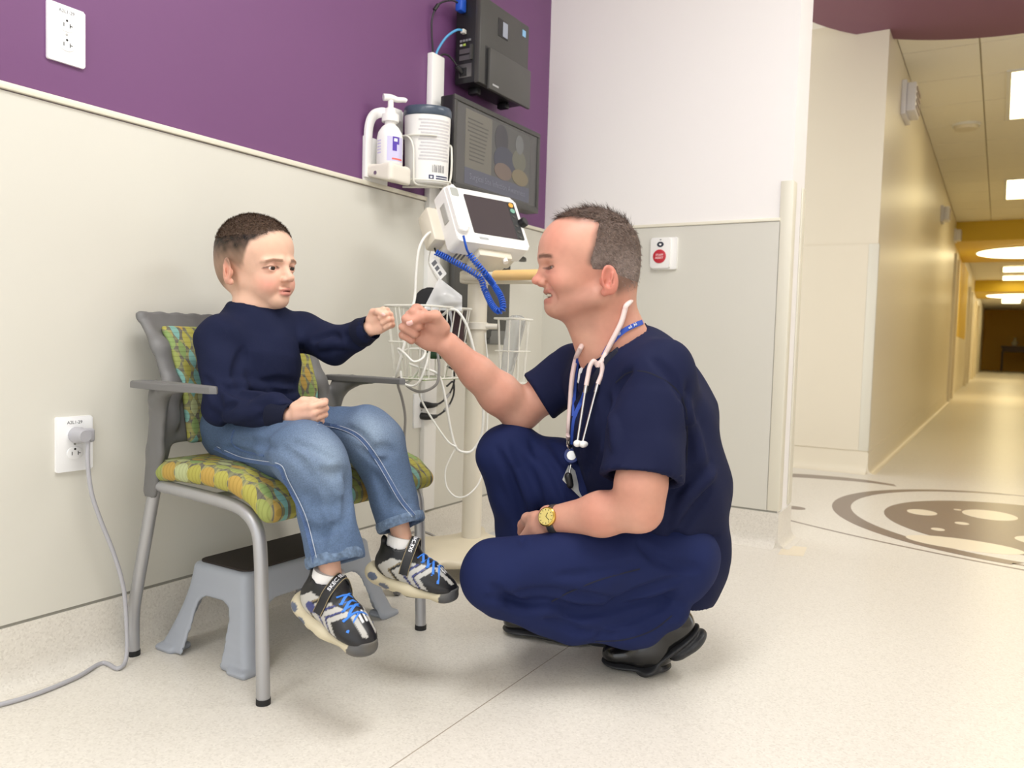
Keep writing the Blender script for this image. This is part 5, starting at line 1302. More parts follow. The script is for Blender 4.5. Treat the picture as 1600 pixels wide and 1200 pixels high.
jeans = S.mesh('jeans', denim_material(), boy, denim, smooth=3)
bj = bvh_of([jeans])
M_SEAM = mat('denim_seam', lin(70, 92, 130), .8, noise=(500, .3)); M_STITCH = mat('pale_stitch', lin(176, 184, 196), .7); M_DKSEAM = mat('denim_edge', lin(52, 70, 108), .8)
for path in ([(336, 700), (372, 716), (405, 722), (436, 728), (446, 750), (462, 780), (476, 812), (486, 850), (494, 884)], [(498, 662), (530, 668), (560, 682), (585, 712), (605, 745), (625, 780), (646, 806)]):
    strip('side_seam', bj, path, .010, M_SEAM, jeans, .001, .0022)
    strip('stitch_line', bj, [(x + 3.0, y - 2.0) for x, y in path], .0014, M_STITCH, jeans, .0022, .0012)
    strip('stitch_line', bj, [(x - 2.0, y + 1.6) for x, y in path], .0012, M_STITCH, jeans, .0022, .0012)
strip('pocket_seam', bj, [(366, 672), (362, 690), (374, 702), (392, 708), (412, 712)], .005, M_SEAM, jeans, .001, .002)
for c, d, r in ((RC, rkd, .0535), (LC, lkd, .0505)):
    x = unit(np.cross(d, [0.1, .2, 1.0])); y = np.cross(d, x)
    hem = lathe('hem', [(r - .003, -.016), (r + .0015, -.015), (r + .0028, -.008), (r + .0022, .001), (r - .001, .005), (r - .004, .003), (r - .003, -.016)], frame(c, x, y, d), mat('denim_hem', lin(100, 120, 146), .8, noise=(90, .5), bump=(120, .8, .004)), jeans, 48, False)
# ---- socks and shoes
M_SOCK = mat('white_sock', lin(244, 242, 240), .85, bump=(700, .5, .0015))
M_UPPER = mat('shoe_upper', (1, 1, 1), .38, attr='Col', bump=(500, .2, .0008)); M_SOLE = mat('shoe_sole', (1, 1, 1), .6, attr='Col')
M_SBLK = mat('shoe_black', lin(26, 26, 29), .5, bump=(500, .3, .0008)); M_LACE = mat('blue_lace', lin(58, 128, 222), .6, bump=(900, .4, .001)); M_TAN = mat('tan_piping', lin(150, 134, 100), .6)
def shoe(ank, fwd, side, sock_from, mirror):
    """trainer; local x to the toe, y to the outer side that is seen, z up; origin under the ankle at sole level"""
    x = unit(fwd); y = unit(np.array(side) - x * (x @ np.array(side))); z = np.cross(x, y) * (1 if mirror else -1)
    if z[2] < 0: z = -z
    R = np.stack([x, y, z], 1); o = ank - z * .066; s = 1.0
    sh = empty('shoe'); sh.parent = boy; sh['label'] = 'black and silver trainer with blue laces'
    lo = lambda p: o + R @ np.array(p, float)
    cs = np.array([lo((a, b, c)) for a in (-.07, .135) for b in (-.06, .06) for c in (-.02, .11)])
    def grid(st): return Solid(axis(cs[:, 0].min(), cs[:, 0].max(), st), axis(cs[:, 1].min(), cs[:, 1].max(), st), axis(cs[:, 2].min(), cs[:, 2].max(), st))
    U = grid(.0028); U.frame(R, o, s)
    U.cap((-.028, 0, .040), (.0, 0, .040), .032, .034, .0); U.cap((-.01, 0, .034), (.070, .002, .026), .034, .035, .02, flat=((0, 0, 1), .78))
    U.cap((.06, .002, .026), (.098, .004, .020), .034, .029, .02, flat=((0, 0, 1), .72)); U.cap((-.022, 0, .045), (-.018, 0, .068), .033, .031, .012)
    U.cap((.000, 0, .045), (.006, 0, .060), .030, .026, .014); U.cap((.008, 0, .056), (.055, 0, .040), .022, .026, .018)
    U.cap((.022, 0, .070), (.016, 0, .090), .019, .016, .008, flat=((1, 0, 0), .45))          # tongue
    U.cap((-.046, 0, .06), (-.052, 0, .080), .016, .012, .008, flat=((1, 0, 0), .5))          # heel tab
    U.cap((-.020, 0, .062), (-.014, 0, .12), .0255, .030, .003, 's')
    U.put(lambda a, b, c: .012 - c, (-.08, -.06, -.03), (.15, .06, .10), .003, 'i'); U.frame()
    SIL, BLK, NVY, WHT, TAN = (np.array(lin(*c)[:3]) for c in ((186, 184, 178), (24, 24, 27), (58, 64, 120), (236, 236, 236), (150, 132, 96)))
    def up_col(V):
        L = (V - o) @ R; a, b, c = L.T; ab = np.abs(b); col = np.tile(BLK, (len(V), 1))
        side = (ab > .016) & (c < .060)
        u = a + .9 * (c - .03)                                           # slanting chevrons on the sides
        v = a - 1.1 * np.abs(c - .036)
        ch = ((v > -.046) & (v < -.022)) | ((v > -.012) & (v < .008)) | ((v > .016) & (v < .030)) | ((v > .037) & (v < .050))
        col = mixc(col, SIL, (side & ch & (c > .016) & (a < .075)).astype(float))
        ed = ((np.abs(v - .0105) < .0018) | (np.abs(v - .033) < .0018) | (np.abs(v + .0200) < .0018)); col = mixc(col, TAN, (side & ed & (a < .075)).astype(float) * .8)
        nv = ((v > .009) & (v < .0145)) | ((v > .031) & (v < .0355)); col = mixc(col, NVY, (side & nv & (c > .016) & (a < .08)).astype(float))
        oval = (((a + .006) / .014) ** 2 + ((c - .036) / .010) ** 2 < 1) & side & mirror; col = mixc(col, NVY, oval.astype(float))
        vamp = (a > .074) & (c > .034); col = mixc(col, SIL, (vamp & (np.abs(ab - .016) < .005)).astype(float)); col = mixc(col, WHT, (vamp & (np.abs(ab - .005) < .0028) & (a < .094)).astype(float))
        toe = (a > .084) & (c < .034) & (c > .0); col = mixc(col, BLK, toe.astype(float)); return col
    def snap(p, off=.0):
        c0 = np.array([p[0] * .9, 0, .032]); w0, w1 = lo(c0), lo(p); dd = unit(w1 - w0)
        T = np.arange(0.004, .09, .0006); Pq = w0[None] + dd[None] * T[:, None]
        I = [np.clip(np.searchsorted(U.ax[i], Pq[:, i]), 0, len(U.ax[i]) - 1) for i in range(3)]
        ins = np.nonzero(U.D[I[0], I[1], I[2]] < 0)[0]
        return w0 + dd * (T[ins[-1]] + off if len(ins) else np.linalg.norm(w1 - w0))
    up_o = U.mesh('upper', M_UPPER, sh, up_col, smooth=2)
    K = grid(.0028); K.frame(R, o, s)
    K.cap((-.036, 0, .004), (.02, 0, .002), .034, .033, .0, flat=((0, 0, 1), .55)); K.cap((.02, 0, .002), (.098, .004, .006), .035, .033, .02, flat=((0, 0, 1), .44)); K.ell((-.05, 0, .014), (.026, .030, .020), .015)
    K.cap((.105, .004, .012), (.112, .004, .022), .026, .022, .012, flat=((1, 0, 0), .6))
    K.cap((.012, -.08, -.018), (.012, .08, -.018), .012, None, .006, 's')
    K.put(lambda a, b, c: c - .022 - .12 * np.maximum(a - .085, 0) - .25 * np.maximum(-a - .035, 0), (-.09, -.06, -.03), (.15, .06, .06), .003, 'i')
    K.cap((-.08, 0, .03), (.10, 0, .026), .0270, .0270, .002, 's') if False else None
    K.frame()
    CRM, GRY = np.array(lin(206, 196, 168)[:3]), np.array(lin(74, 76, 80)[:3])
    def so_col(V):
        L = (V - o) @ R; a, b, c = L.T; col = np.tile(CRM, (len(V), 1))
        col = mixc(col, GRY, ((a > .098) & (c > -.006)).astype(float)); col = mixc(col, GRY, ((c < -.0095)).astype(float)); n = sine_noise(V, 120, 2)
        pods = (((a + .052) / .012) ** 2 + ((c - .010) / .008) ** 2 < 1) | (((a + .022) / .012) ** 2 + ((c + .002) / .006) ** 2 < 1); col = mixc(col, lin(84, 96, 120), pods.astype(float))
        return mixc(col, lin(150, 138, 110), np.clip(.25 * n + .1, 0, 1))
    K.mesh('sole', M_SOLE, sh, so_col, smooth=2)
    # strap over the instep with the maker's name, blue laces below it
    P = [snap((.014, sg * w, h), .001) for sg, w, h in ((-1, .036, .034), (-1, .036, .052), (-1, .024, .072), (0, .0, .080), (1, .024, .072), (1, .036, .052), (1, .036, .034))]
    PP = spline(P, 8); cen = lo((.012, 0, .036)); Nn = np.array([unit(p - cen) for p in PP])
    V, Fs = sweep(PP, 1.0, 8, False, True, (.021, .0042, Nn[0], Nn)); st_ = auto_smooth(mesh('strap', V, Fs, M_SBLK, sh), 50)
    for dx in (-.0095, .0095):
        Q = PP + R[:, 0] * dx + Nn * .0018; V, Fs = sweep(Q, .0008, 5); mesh('strap_piping', V, Fs, M_TAN, st_)
    # letters wrap over the side that is seen
    word = 'SKECHERS'
    arcp = np.array([p + n_ * .0027 for p, n_ in zip(PP, Nn)])[::-1]
    sl = np.r_[0, np.cumsum(np.linalg.norm(np.diff(arcp, axis=0), axis=1))]; mid = sl[-1] / 2
    for q, chh in enumerate(word):
        d0 = mid - .034 + q * .0066; pz = np.array([np.interp(d0, sl, arcp[:, i]) for i in range(3)]); pz2 = np.array([np.interp(d0 + .002, sl, arcp[:, i]) for i in range(3)])
        ex = unit(pz2 - pz); nz = unit(pz - cen); nz = unit(nz - ex * (ex @ nz)); ey = np.cross(nz, ex)
        text('strap_letter', chh, .0105, frame(pz, ex, ey, nz), mat('letter_white', lin(236, 236, 240), .5), st_, .0005, bold=.0003)
    for q in range(4):
        a0 = .030 + q * .0115; hh = .075 - q * .0085
        for sgn in (-1, 1):
            tube('lace', [snap((a0, -sgn * .017, hh - .010), .001), snap((a0 + .005, -sgn * .007, hh), .0016), snap((a0 + .010, sgn * .007, hh - .003), .0024), snap((a0 + .015, sgn * .017, hh - .016), .001)], .0, M_LACE, sh, 6, 4, flat=(.0056, .0022, tuple(z)))
    top = lo((-.017, 0, .048))
    tube('sock', [top, top * .5 + sock_from * .5, sock_from], [.0300, .0290, .0295], M_SOCK, boy, 20, 6)
    return sh
RA, LA = B['ra'], B['la']
shoe(RA + np.array([0, 0, -.006]), np.array([.965, -.02, -.30]), -np.array([-.0, 1, 0]), RA - rkd * .030, True)
shoe(LA + np.array([0, 0, -.006]), np.array([.90, .36, -.20]), -np.array([-.30, 1, 0]), LA - lkd * .030, False)
# ------------------------------------------------------------------ the man crouching in navy scrubs
man = thing('person', 'man in navy scrubs crouching on the floor, bumping fists with the boy', 'person')
G = dict(neck=at(962, 556, 1.76), top=at(985, 590, 1.79), chest=at(1005, 655, 1.80), waist=at(1035, 760, 1.82), pel=at(1048, 850, 1.83),
         ls=at(1022, 592, 1.66), le=at(1000, 796, 1.585), lw=at(864, 812, 1.69), rs=at(897, 580, 1.93), re=at(812, 645, 1.93), rw=at(700, 540, 1.825),
         lh=at(1050, 872, 1.755), lk=at(785, 902, 1.665), la=at(1040, 975, 1.73), rh=at(1010, 830, 1.90), rk=at(796, 712, 1.925), ra=at(868, 950, 1.98))
yaw = math.radians(6)
mf = -RT * math.cos(yaw) - FW * math.sin(yaw); mf = unit(np.array([mf[0], mf[1], 0]) + UPW * .0)
MB = basis(mf, UPW) @ rotm((1, 0, 0), 1.5)
MO, MS = at(928, 446, 1.715), 1.0
MEYE = [(.0880, sy * .0325, .0310) for sy in (1, -1)]
def man_head(S):
    S.frame(MB, MO, MS)
    S.ell((.012, 0, .070), (.1065, .080, .092)); S.ell((.058, 0, .072), (.058, .066, .060), .02); S.ell((.050, 0, -.002), (.054, .058, .062), .03); S.ell((.066, 0, .030), (.044, .056, .048), .02)
    S.ell((-.040, 0, .015), (.05, .060, .06), .03)
    for y in (1, -1):
        S.cap((.006, y * .054, -.030), (.080, y * .014, -.051), .020, .0165, .02)
        S.cap((.1100, y * .010, .0540), (.090, y * .044, .0525), .0085, .0070, .014)
        S.ell((.073, y * .042, .004), (.027, .020, .024), .014)                       # raised cheek
    S.ell((.084, 0, -.049), (.021, .023, .019), .014)
    for e in MEYE: S.ell((e[0] + .020, e[1] * 1.02, e[2] + .001), (.011, .017, .0085), .012, 's')
    S.cap((.1030, 0, .044), (.1205, 0, .0095), .0075, .0100, .010); S.ell((.1245, 0, .0060), (.0108, .0105, .0090), .005)
    for y in (1, -1): S.ell((.1115, y * .0130, .0015), (.0110, .0072, .0080), .005)
    for y in (1, -1): S.ell((.1180, y * .0065, -.0055), (.005, .0035, .003), .002, 's')
    for e in MEYE:
        S.ell(e, (.0140, .0150, .0138), .005); S.ell((e[0] + .0135, e[1], e[2] - .0005), (.009, .0135, .0021), .0016, 's')
    # open smile
    S.ell((.0960, 0, -.0175), (.0125, .026, .0068), .008); S.ell((.0940, 0, -.0365), (.0120, .022, .0070), .008)
    S.ell((.1020, 0, -.0262), (.0190, .0275, .0052), .003, 's')
    for y in (1, -1):
        for a, b in (((.103, y * .019, .001), (.094, y * .031, -.014)), ((.094, y * .031, -.014), (.085, y * .035, -.034))): S.cap(a, b, .0034, .0030, .007, 's')
        for dz in (-.007, 0, .007): S.cap((.076, y * .0535, .030 + dz * .5), (.056, y * .0615, .032 + dz * 1.8), .0022, .0014, .003, 's')
        Q = rotm((0, 0, 1), y * 20) @ rotm((0, 1, 0), 10)
        S.ell((-.015, y * .0840, .0045), (.0200, .0070, .0315), .005, 'u', Q); S.ell((-.011, y * .0925, .008), (.0132, .0076, .0215), .002, 's', Q); S.cap((-.020, y * .0880, .018), (-.016, y * .0880, -.008), .0028, .0022, .002)
        S.ell((.000, y * .0825, .000), (.0065, .0045, .010), .003, 'u', Q); S.ell((-.006, y * .0815, -.021), (.0085, .0060, .0085), .004); S.ell((-.008, y * .0880, -.002), (.006, .005, .007), .002, 's')
    S.frame()
RFm = unit(at(640, 503, 1.80) - G['rw']); LFm = unit(at(818, 905, 1.80) - G['lw'])
S = Solid(axis(.42, 1.36, .007, ((MO[0] - .15, MO[0] + .12, .0026), (G['rw'][0] - .12, G['rw'][0] + .02, .0030))),
          axis(1.20, 2.02, .007, ((MO[1] - .15, MO[1] + .13, .0026), (G['rw'][1] - .10, G['rw'][1] + .04, .0030))),
          axis(.03, 1.09, .007, ((MO[2] - .09, MO[2] + .17, .0026), (G['rw'][2] - .06, G['rw'][2] + .08, .0030))))
man_head(S)
S.cap(MO + MB @ np.array([-.022, 0, -.005]), G['neck'] + np.array([0, 0, .02]), .058, .066, .03); S.cap(G['neck'] + np.array([0, 0, .02]), G['top'], .066, .08, .04)
S.cap(MO + MB @ np.array([.045, 0, -.03]), G['neck'] + mf * .035, .034, .045, .03)
S.chain([G['top'], G['chest'], G['waist'], G['pel']], [.09, .11, .11, .11], .04); S.cap(G['top'], G['ls'], .07, .05, .03); S.cap(G['top'], G['rs'], .07, .05, .03)
# left arm rests across the thigh, right arm reaches out with the elbow on the knee
lf, rf = unit(G['lw'] - G['le']), unit(G['rw'] - G['re'])
S.cap(G['ls'], G['le'] + np.array([0, 0, .05]), .046, .050, .02); S.cap(G['le'] + np.array([0, 0, .05]), G['le'], .048, .042, .02)
S.chain([G['le'], G['le'] + lf * .085, G['lw']], [.040, .042, .029], .025)
S.chain([G['rs'], G['re'] * .45 + G['rs'] * .55, G['re']], [.046, .048, .042], .02); S.chain([G['re'], G['re'] + rf * .075, G['re'] + rf * .15, G['rw']], [.042, .047, .037, .029], .025)
S.chain([G['pel'], G['lh'], G['lk'], at(900, 966, 1.70), at(1040, 962, 1.745)], [.07, .05, .026, .028, .026], .02); S.chain([G['pel'], G['rh'], G['rk'], G['ra']], [.07, .05, .035, .028], .02)
mr_ = hand(S, G['rw'] + rf * .012, RFm, UPW + RT * .45 - FW * .25, -FW - DN * .2 + RT * -.1, 1.0, 1.0, .004)
ml_ = hand(S, G['lw'] + lf * .012, LFm, UPW * .6 - RT * .5 + FW * .2, FW * .5 + RT * .2 - UPW * .6, .98, .45, .004, thumb_on=0)
MBASE = np.array(lin(211, 160, 138)[:3])
def man_skin(V):
    L = (V - MO) @ MB; x, y, z = L.T; ay = np.abs(y); c = np.tile(MBASE, (len(V), 1)); head = ((np.linalg.norm(L - np.array([.02, 0, .03]), axis=1) < .165)).astype(float)
    n = sine_noise(V, 60, 11); c = mixc(c, lin(200, 130, 110), np.clip(.25 + .35 * n, 0, .6))
    for cx, cy, cz, w, a in ((.085, .040, .004, .024, .55), (.124, 0, .006, .016, .5), (.075, .04, .10, .04, .25)): c = mixc(c, lin(214, 126, 110), a * head * np.exp(-(((x - cx) / w) ** 2 + ((ay - cy) / w) ** 2 + ((z - cz) / w) ** 2)))
    ear = smooth01(.072, .082, ay) * (np.abs(z - .004) < .045) * (np.abs(x + .012) < .036); c = mixc(c, lin(204, 112, 98), .6 * ear * head)
    lip = smooth01(.030, .024, ay) * smooth01(.078, .088, x) * smooth01(-.0465, -.0420, z) * smooth01(-.0115, -.0150, z); c = mixc(c, lin(178, 92, 84), .6 * lip * head)
    inn = (np.abs(z + .0262) < .0048) & (ay < .0265) & (x > .070) & (x < .1015); c = mixc(c, lin(96, 34, 32), .85 * inn * head)
    bz = .0555 - .16 * np.maximum(ay - .03, 0)
    brow = smooth01(.0055, .0026, np.abs(z - bz)) * smooth01(.008, .013, ay) * smooth01(.056, .048, ay) * (x > .06); c = mixc(c, lin(84, 58, 46), .85 * brow * head)
    for e in MEYE:
        r = np.sqrt(((y - e[1]) / .0145) ** 2 + ((z - e[2]) / .0036) ** 2); c = mixc(c, lin(60, 38, 32), .8 * smooth01(.4, .1, np.abs(r - 1.0)) * (x > .07) * head)
        c = mixc(c, lin(166, 96, 84), .4 * np.exp(-(((y - e[1]) / .02) ** 2 + ((z - e[2] + .010) / .006) ** 2)) * (x > .06) * head)
    beard = smooth01(.000, -.020, z) * smooth01(.0, .02, x + .012) * smooth01(-.11, -.085, z); beard = np.maximum(beard, .7 * smooth01(-.004, -.012, z) * smooth01(.03, .02, ay) * (x > .09)); c = mixc(c, lin(158, 116, 100), .38 * beard * head)
    # shaved and thinning hair shows as colour under the cap
    side = smooth01(.012, -.008, x - np.interp(z, [.0, .025, .043, .075, .102, .139], [.010, .022, .029, .020, .015, .004]) + .003 * sine_noise(L, 300, 3)) * smooth01(-.020, .010, z + .45 * np.minimum(x + .03, 0) + .02) * smooth01(.0, .01, np.maximum(z - .028, -x - .030))
    top = smooth01(.118, .136, z - .25 * np.maximum(x - .05, 0) + .10 * np.maximum(ay - .03, 0)) * smooth01(.098, .080, x)
    c = mixc(c, lin(92, 72, 62), .8 * np.maximum(side, .75 * top) * head); return c
mbody = S.mesh('body', M_SKIN, man, man_skin, smooth=2)
for e in MEYE: eyeball('eye', MO + MB @ np.array(e), .0128, mf - UPW * .1, lin(70, 60, 54), man, .6)
def tooth_row():
    t = bpy.data.objects.new('teeth', None); bpy.data.objects.remove(t)
    bm = bmesh.new()
    for q in range(10):
        a = math.radians(-58 + q * 116 / 9); p = MO + MB @ np.array([.074 + .0245 * math.cos(a), .0245 * math.sin(a) * 1.0, -.0232])
        f = MB @ np.array([math.cos(a), math.sin(a), 0]); l = MB @ np.array([-math.sin(a), math.cos(a), 0])
        bm_box(bm, (-.0022, -.0026, -.0048), (.0022, .0026, .0048), .0010, frame(p, f, l, MB[:, 2]))
    return auto_smooth(from_bm('teeth', bm, mat('tooth', lin(236, 226, 204), .25), man))
tooth_row()
put_nail('thumb_nail', *mr_[:3], (.096, .010, .0592), (.25, 0, 1), (.6, -.8, .1), man)
# hair: short on the sides, thin on top
Hs = Solid(axis(MO[0] - .14, MO[0] + .14, .0032), axis(MO[1] - .14, MO[1] + .14, .0032), axis(MO[2] - .06, MO[2] + .18, .0032))
Hs.frame(MB, MO, MS); Hs.ell((.010, 0, .071), (.1085, .0815, .0955)); Hs.ell((-.040, 0, .015), (.0525, .0625, .0625), .03)
def man_hairline(x, y, z):
    ay = np.abs(y)
    front = np.where(z > .128 - .25 * np.minimum(ay - .05, 0) * 0, .086 - 2.0 * np.maximum(ay - .040, 0), .016 - .30 * np.maximum(.05 - z, 0))
    f = smooth01(.118, .142, z); front = np.interp(z, [.0, .025, .043, .075, .102, .139], [.010, .020, .027, .018, .013, .002]) * (1 - f) + (.084 - 1.6 * np.maximum(ay - .030, 0)) * f
    low = np.where(x > -.026, .034 - z, (-.026 + .55 * (x + .03)) - z)
    low = np.maximum(.024 - z - 3.0 * np.maximum(-x - .022, 0), -.030 - z - .25 * np.minimum(x + .06, 0))
    return np.maximum(x - front, low)
Hs.put(man_hairline, (-.14, -.12, -.1), (.14, .12, .2), .006, 'i'); Hs.frame()
mcol = lambda L: np.array(lin(92, 74, 64)[:3])[None] * (1 - smooth01(.10, .03, L[:, 2])[:, None]) + np.array(lin(128, 112, 104)[:3])[None] * smooth01(.10, .03, L[:, 2])[:, None]
man_hair = Hs.mesh('hair', mat('man_hair', (1, 1, 1), .65, attr='Col', noise=(130, .4), bump=(220, .9, .004)), man, lambda V: mcol((V - MO) @ MB), smooth=2)
strands('hair_strands', Hs, 11000, lambda L: .008 + .010 * smooth01(.10, .14, L[:, 2]), lambda L: np.stack([np.where(L[:, 2] > .125, .9, -.7), L[:, 1] * 2, np.where(L[:, 2] > .125, .05, -.7)], 1), MB, MO, MS,
        lambda L: np.ones(len(L)), mcol, man, .0006, .30)
# ---- scrub top
def scrub(name, c): return mat(name, c, .8, noise=(6, .10), bump=(1200, .25, .0008), spec=.18)
M_SCRUB = scrub('navy_scrub_top', lin(23, 28, 58)); M_PANT = scrub('navy_scrub_trousers', lin(28, 37, 78))
S = Solid(axis(.66, 1.42, .0055), axis(1.28, 2.10, .0055), axis(.16, .86, .0055))
S.chain([G['top'] + RT * .012, G['chest'] + RT * .005, G['waist'] + RT * .0, G['pel'] - UPW * .012], [.118, .150, .140, .126], .05)
S.cap(G['pel'], at(1050, 888, 1.815), .126, .116, .03)
S.cap(G['chest'] - RT * .06, G['waist'] - RT * .055, .105, .10, .05); S.cap(G['chest'] + FW * .09, G['waist'] + FW * .07, .12, .12, .05); S.cap(G['chest'] - FW * .06, G['waist'] - FW * .04, .12, .12, .05)
S.cap(G['top'] - RT * .03, G['ls'] + RT * .004, .085, .073, .05); S.cap(G['top'] - RT * .02, G['rs'], .085, .062, .05)
S.cap(G['neck'] + RT * .030 - UPW * .018, G['top'], .078, .10, .03)
lse, rse = at(1003, 748, 1.60), at(842, 618, 1.93)
S.cap(G['ls'], G['ls'] * .6 + lse * .4, .076, .078, .03); S.cap(G['rs'], G['rs'] * .6 + rse * .4, .062, .060, .03)
holes = []
for a_, c, r0, r1 in ((G['ls'], lse, .076, .084), (G['rs'], rse, .060, .062)):
    d = unit(c - a_); S.cone(a_ * .75 + c * .25, c, r0, r1, .02); holes.append((a_ * .35 + c * .65, c + d * .05, r0 - .016, r1 - .012))
# neck opening with a V at the front
S.cap(MO + MB @ np.array([-.022, 0, -.01]), G['neck'] + np.array([0, 0, .0]), .066, .070, .010, 's')
S.ripple(.0040, 48, 31, (1, 1, .5))
S.cap(G['neck'] - RT * .035 + UPW * .03, at(893, 622, 1.765), .052, .012, .006, 's')
for pts, r in (([(985, 578), (965, 600), (955, 640)], .008), ([(1075, 600), (1077, 660), (1078, 730)], .009), ([(950, 620), (940, 665), (942, 700)], .012), ([(1085, 730), (1060, 780), (1040, 830)], .010),
               ([(1110, 760), (1085, 800), (1050, 850)], .009), ([(1035, 845), (1060, 870), (1100, 875)], .010), ([(1030, 780), (1070, 760), (1110, 720)], .008), ([(900, 610), (905, 660), (900, 720)], .009),
               ([(1045, 830), (1080, 850), (1120, 840)], .007), ([(1020, 560), (1050, 590), (1075, 640)], .006), ([(930, 640), (925, 700), (915, 740)], .010)):
    crease(S, pts, r * 1.2, .011)
for pts, r in (([(1065, 620), (1085, 680), (1100, 740)], .008), ([(1055, 800), (1080, 770), (1115, 740)], .008), ([(955, 650), (963, 675), (962, 700)], .007)): crease(S, pts, r, .016, 'u', .8)
for h_ in holes: S.cone(*h_, .002, 's')
stop = S.mesh('scrub_top', M_SCRUB, man, smooth=3)
# ---- scrub trousers
S = Solid(axis(.56, 1.42, .0055), axis(1.26, 2.16, .0055), axis(.0, .60, .0055))
S.cap(G['pel'] - UPW * .02, G['lh'], .104, .090, .04); S.cap(G['pel'] - UPW * .02, G['rh'], .104, .096, .04)
lth = [G['lh'], G['lh'] * .45 + G['lk'] * .55 + UPW * .012, G['lk'] - RT * .012]
S.chain(lth, [.094, .084, .076], .04)
lsh = [at(788, 926, 1.672), at(900, 966, 1.70), at(1000, 972, 1.73)]
S.chain(lsh, [.056, .054, .054], .010); S.cap(at(985, 968, 1.725), at(1036, 945, 1.745), .054, .058, .012)
S.chain([G['rh'], G['rh'] * .45 + G['rk'] * .55 + UPW * .01, G['rk']], [.105, .092, .073], .05); S.chain([G['rk'], at(826, 840, 1.955), at(856, 935, 1.975)], [.072, .070, .072], .03)
S.ripple(.0042, 50, 17, (.6, 1, 1))
S.put(lambda x, y, z: .028 - z + 0 * x, (.5, 1.2, -.1), (1.45, 2.2, .7), .006, 'i')
for pts, r in (([(760, 935), (800, 948), (850, 944), (905, 950)], .010), ([(800, 930), (850, 928), (905, 934), (960, 938)], .010), ([(865, 948), (920, 960), (980, 955), (1040, 930)], .012), ([(900, 985), (960, 972), (1010, 955), (1055, 925)], .012),
               ([(775, 700), (800, 760), (822, 820)], .010), ([(800, 690), (830, 750), (850, 815)], .011), ([(830, 690), (860, 740), (880, 790)], .010), ([(785, 760), (808, 810), (818, 850)], .009), ([(860, 690), (885, 720), (905, 760)], .010),
               ([(950, 945), (1000, 930), (1060, 905)], .012), ([(930, 1000), (985, 990), (1030, 965)], .008), ([(870, 900), (930, 895), (1000, 880)], .005), ([(765, 915), (790, 935), (830, 950)], .008), ([(845, 965), (900, 985), (950, 992)], .008), ([(1000, 850), (1040, 880), (1090, 890)], .010)):
    crease(S, pts, r * 1.3, .010)
for pts, r in (([(770, 940), (820, 955), (880, 952)], .009), ([(905, 975), (960, 962), (1030, 940)], .010), ([(812, 740), (832, 790), (842, 830)], .009), ([(786, 730), (800, 780), (812, 830)], .008), ([(842, 720), (866, 770), (880, 800)], .009)): crease(S, pts, r, .014, 'u', .8)
pants = S.mesh('scrub_trousers', M_PANT, man, smooth=3)
bt = bvh_of([stop, pants]); M_SCSEAM = mat('scrub_seam', lin(15, 19, 42), .8)
for path in ([(962, 598), (980, 583), (1005, 580), (1035, 592), (1060, 612), (1072, 640)], [(1072, 640), (1074, 680), (1072, 735)]): strip('shoulder_seam', bt, path, .003, M_SCSEAM, stop, .0006, .0012)
strip('sleeve_hem', bt, [(945, 742), (970, 752), (1005, 757), (1040, 752), (1066, 742)], .003, M_SCSEAM, stop, .0006, .0012)
strip('side_seam', bt, [(1000, 889), (940, 905), (890, 925), (862, 940)], .003, M_SCSEAM, pants, .0006, .0012)
strip('hem_seam', bt, [(930, 1002), (975, 1000), (1020, 985), (1050, 962)], .003, M_SCSEAM, pants, .0006, .0012)
# white undershirt at the neck
S = Solid(axis(.78, 1.10, .004), axis(1.45, 1.80, .004), axis(.62, .80, .004))
S.cap(at(911, 580, 1.752), at(905, 597, 1.762), .010, .005, .006)
S.mesh('undershirt', mat('white_cotton', lin(240, 240, 242), .85, bump=(700, .4, .001)), man, smooth=2)
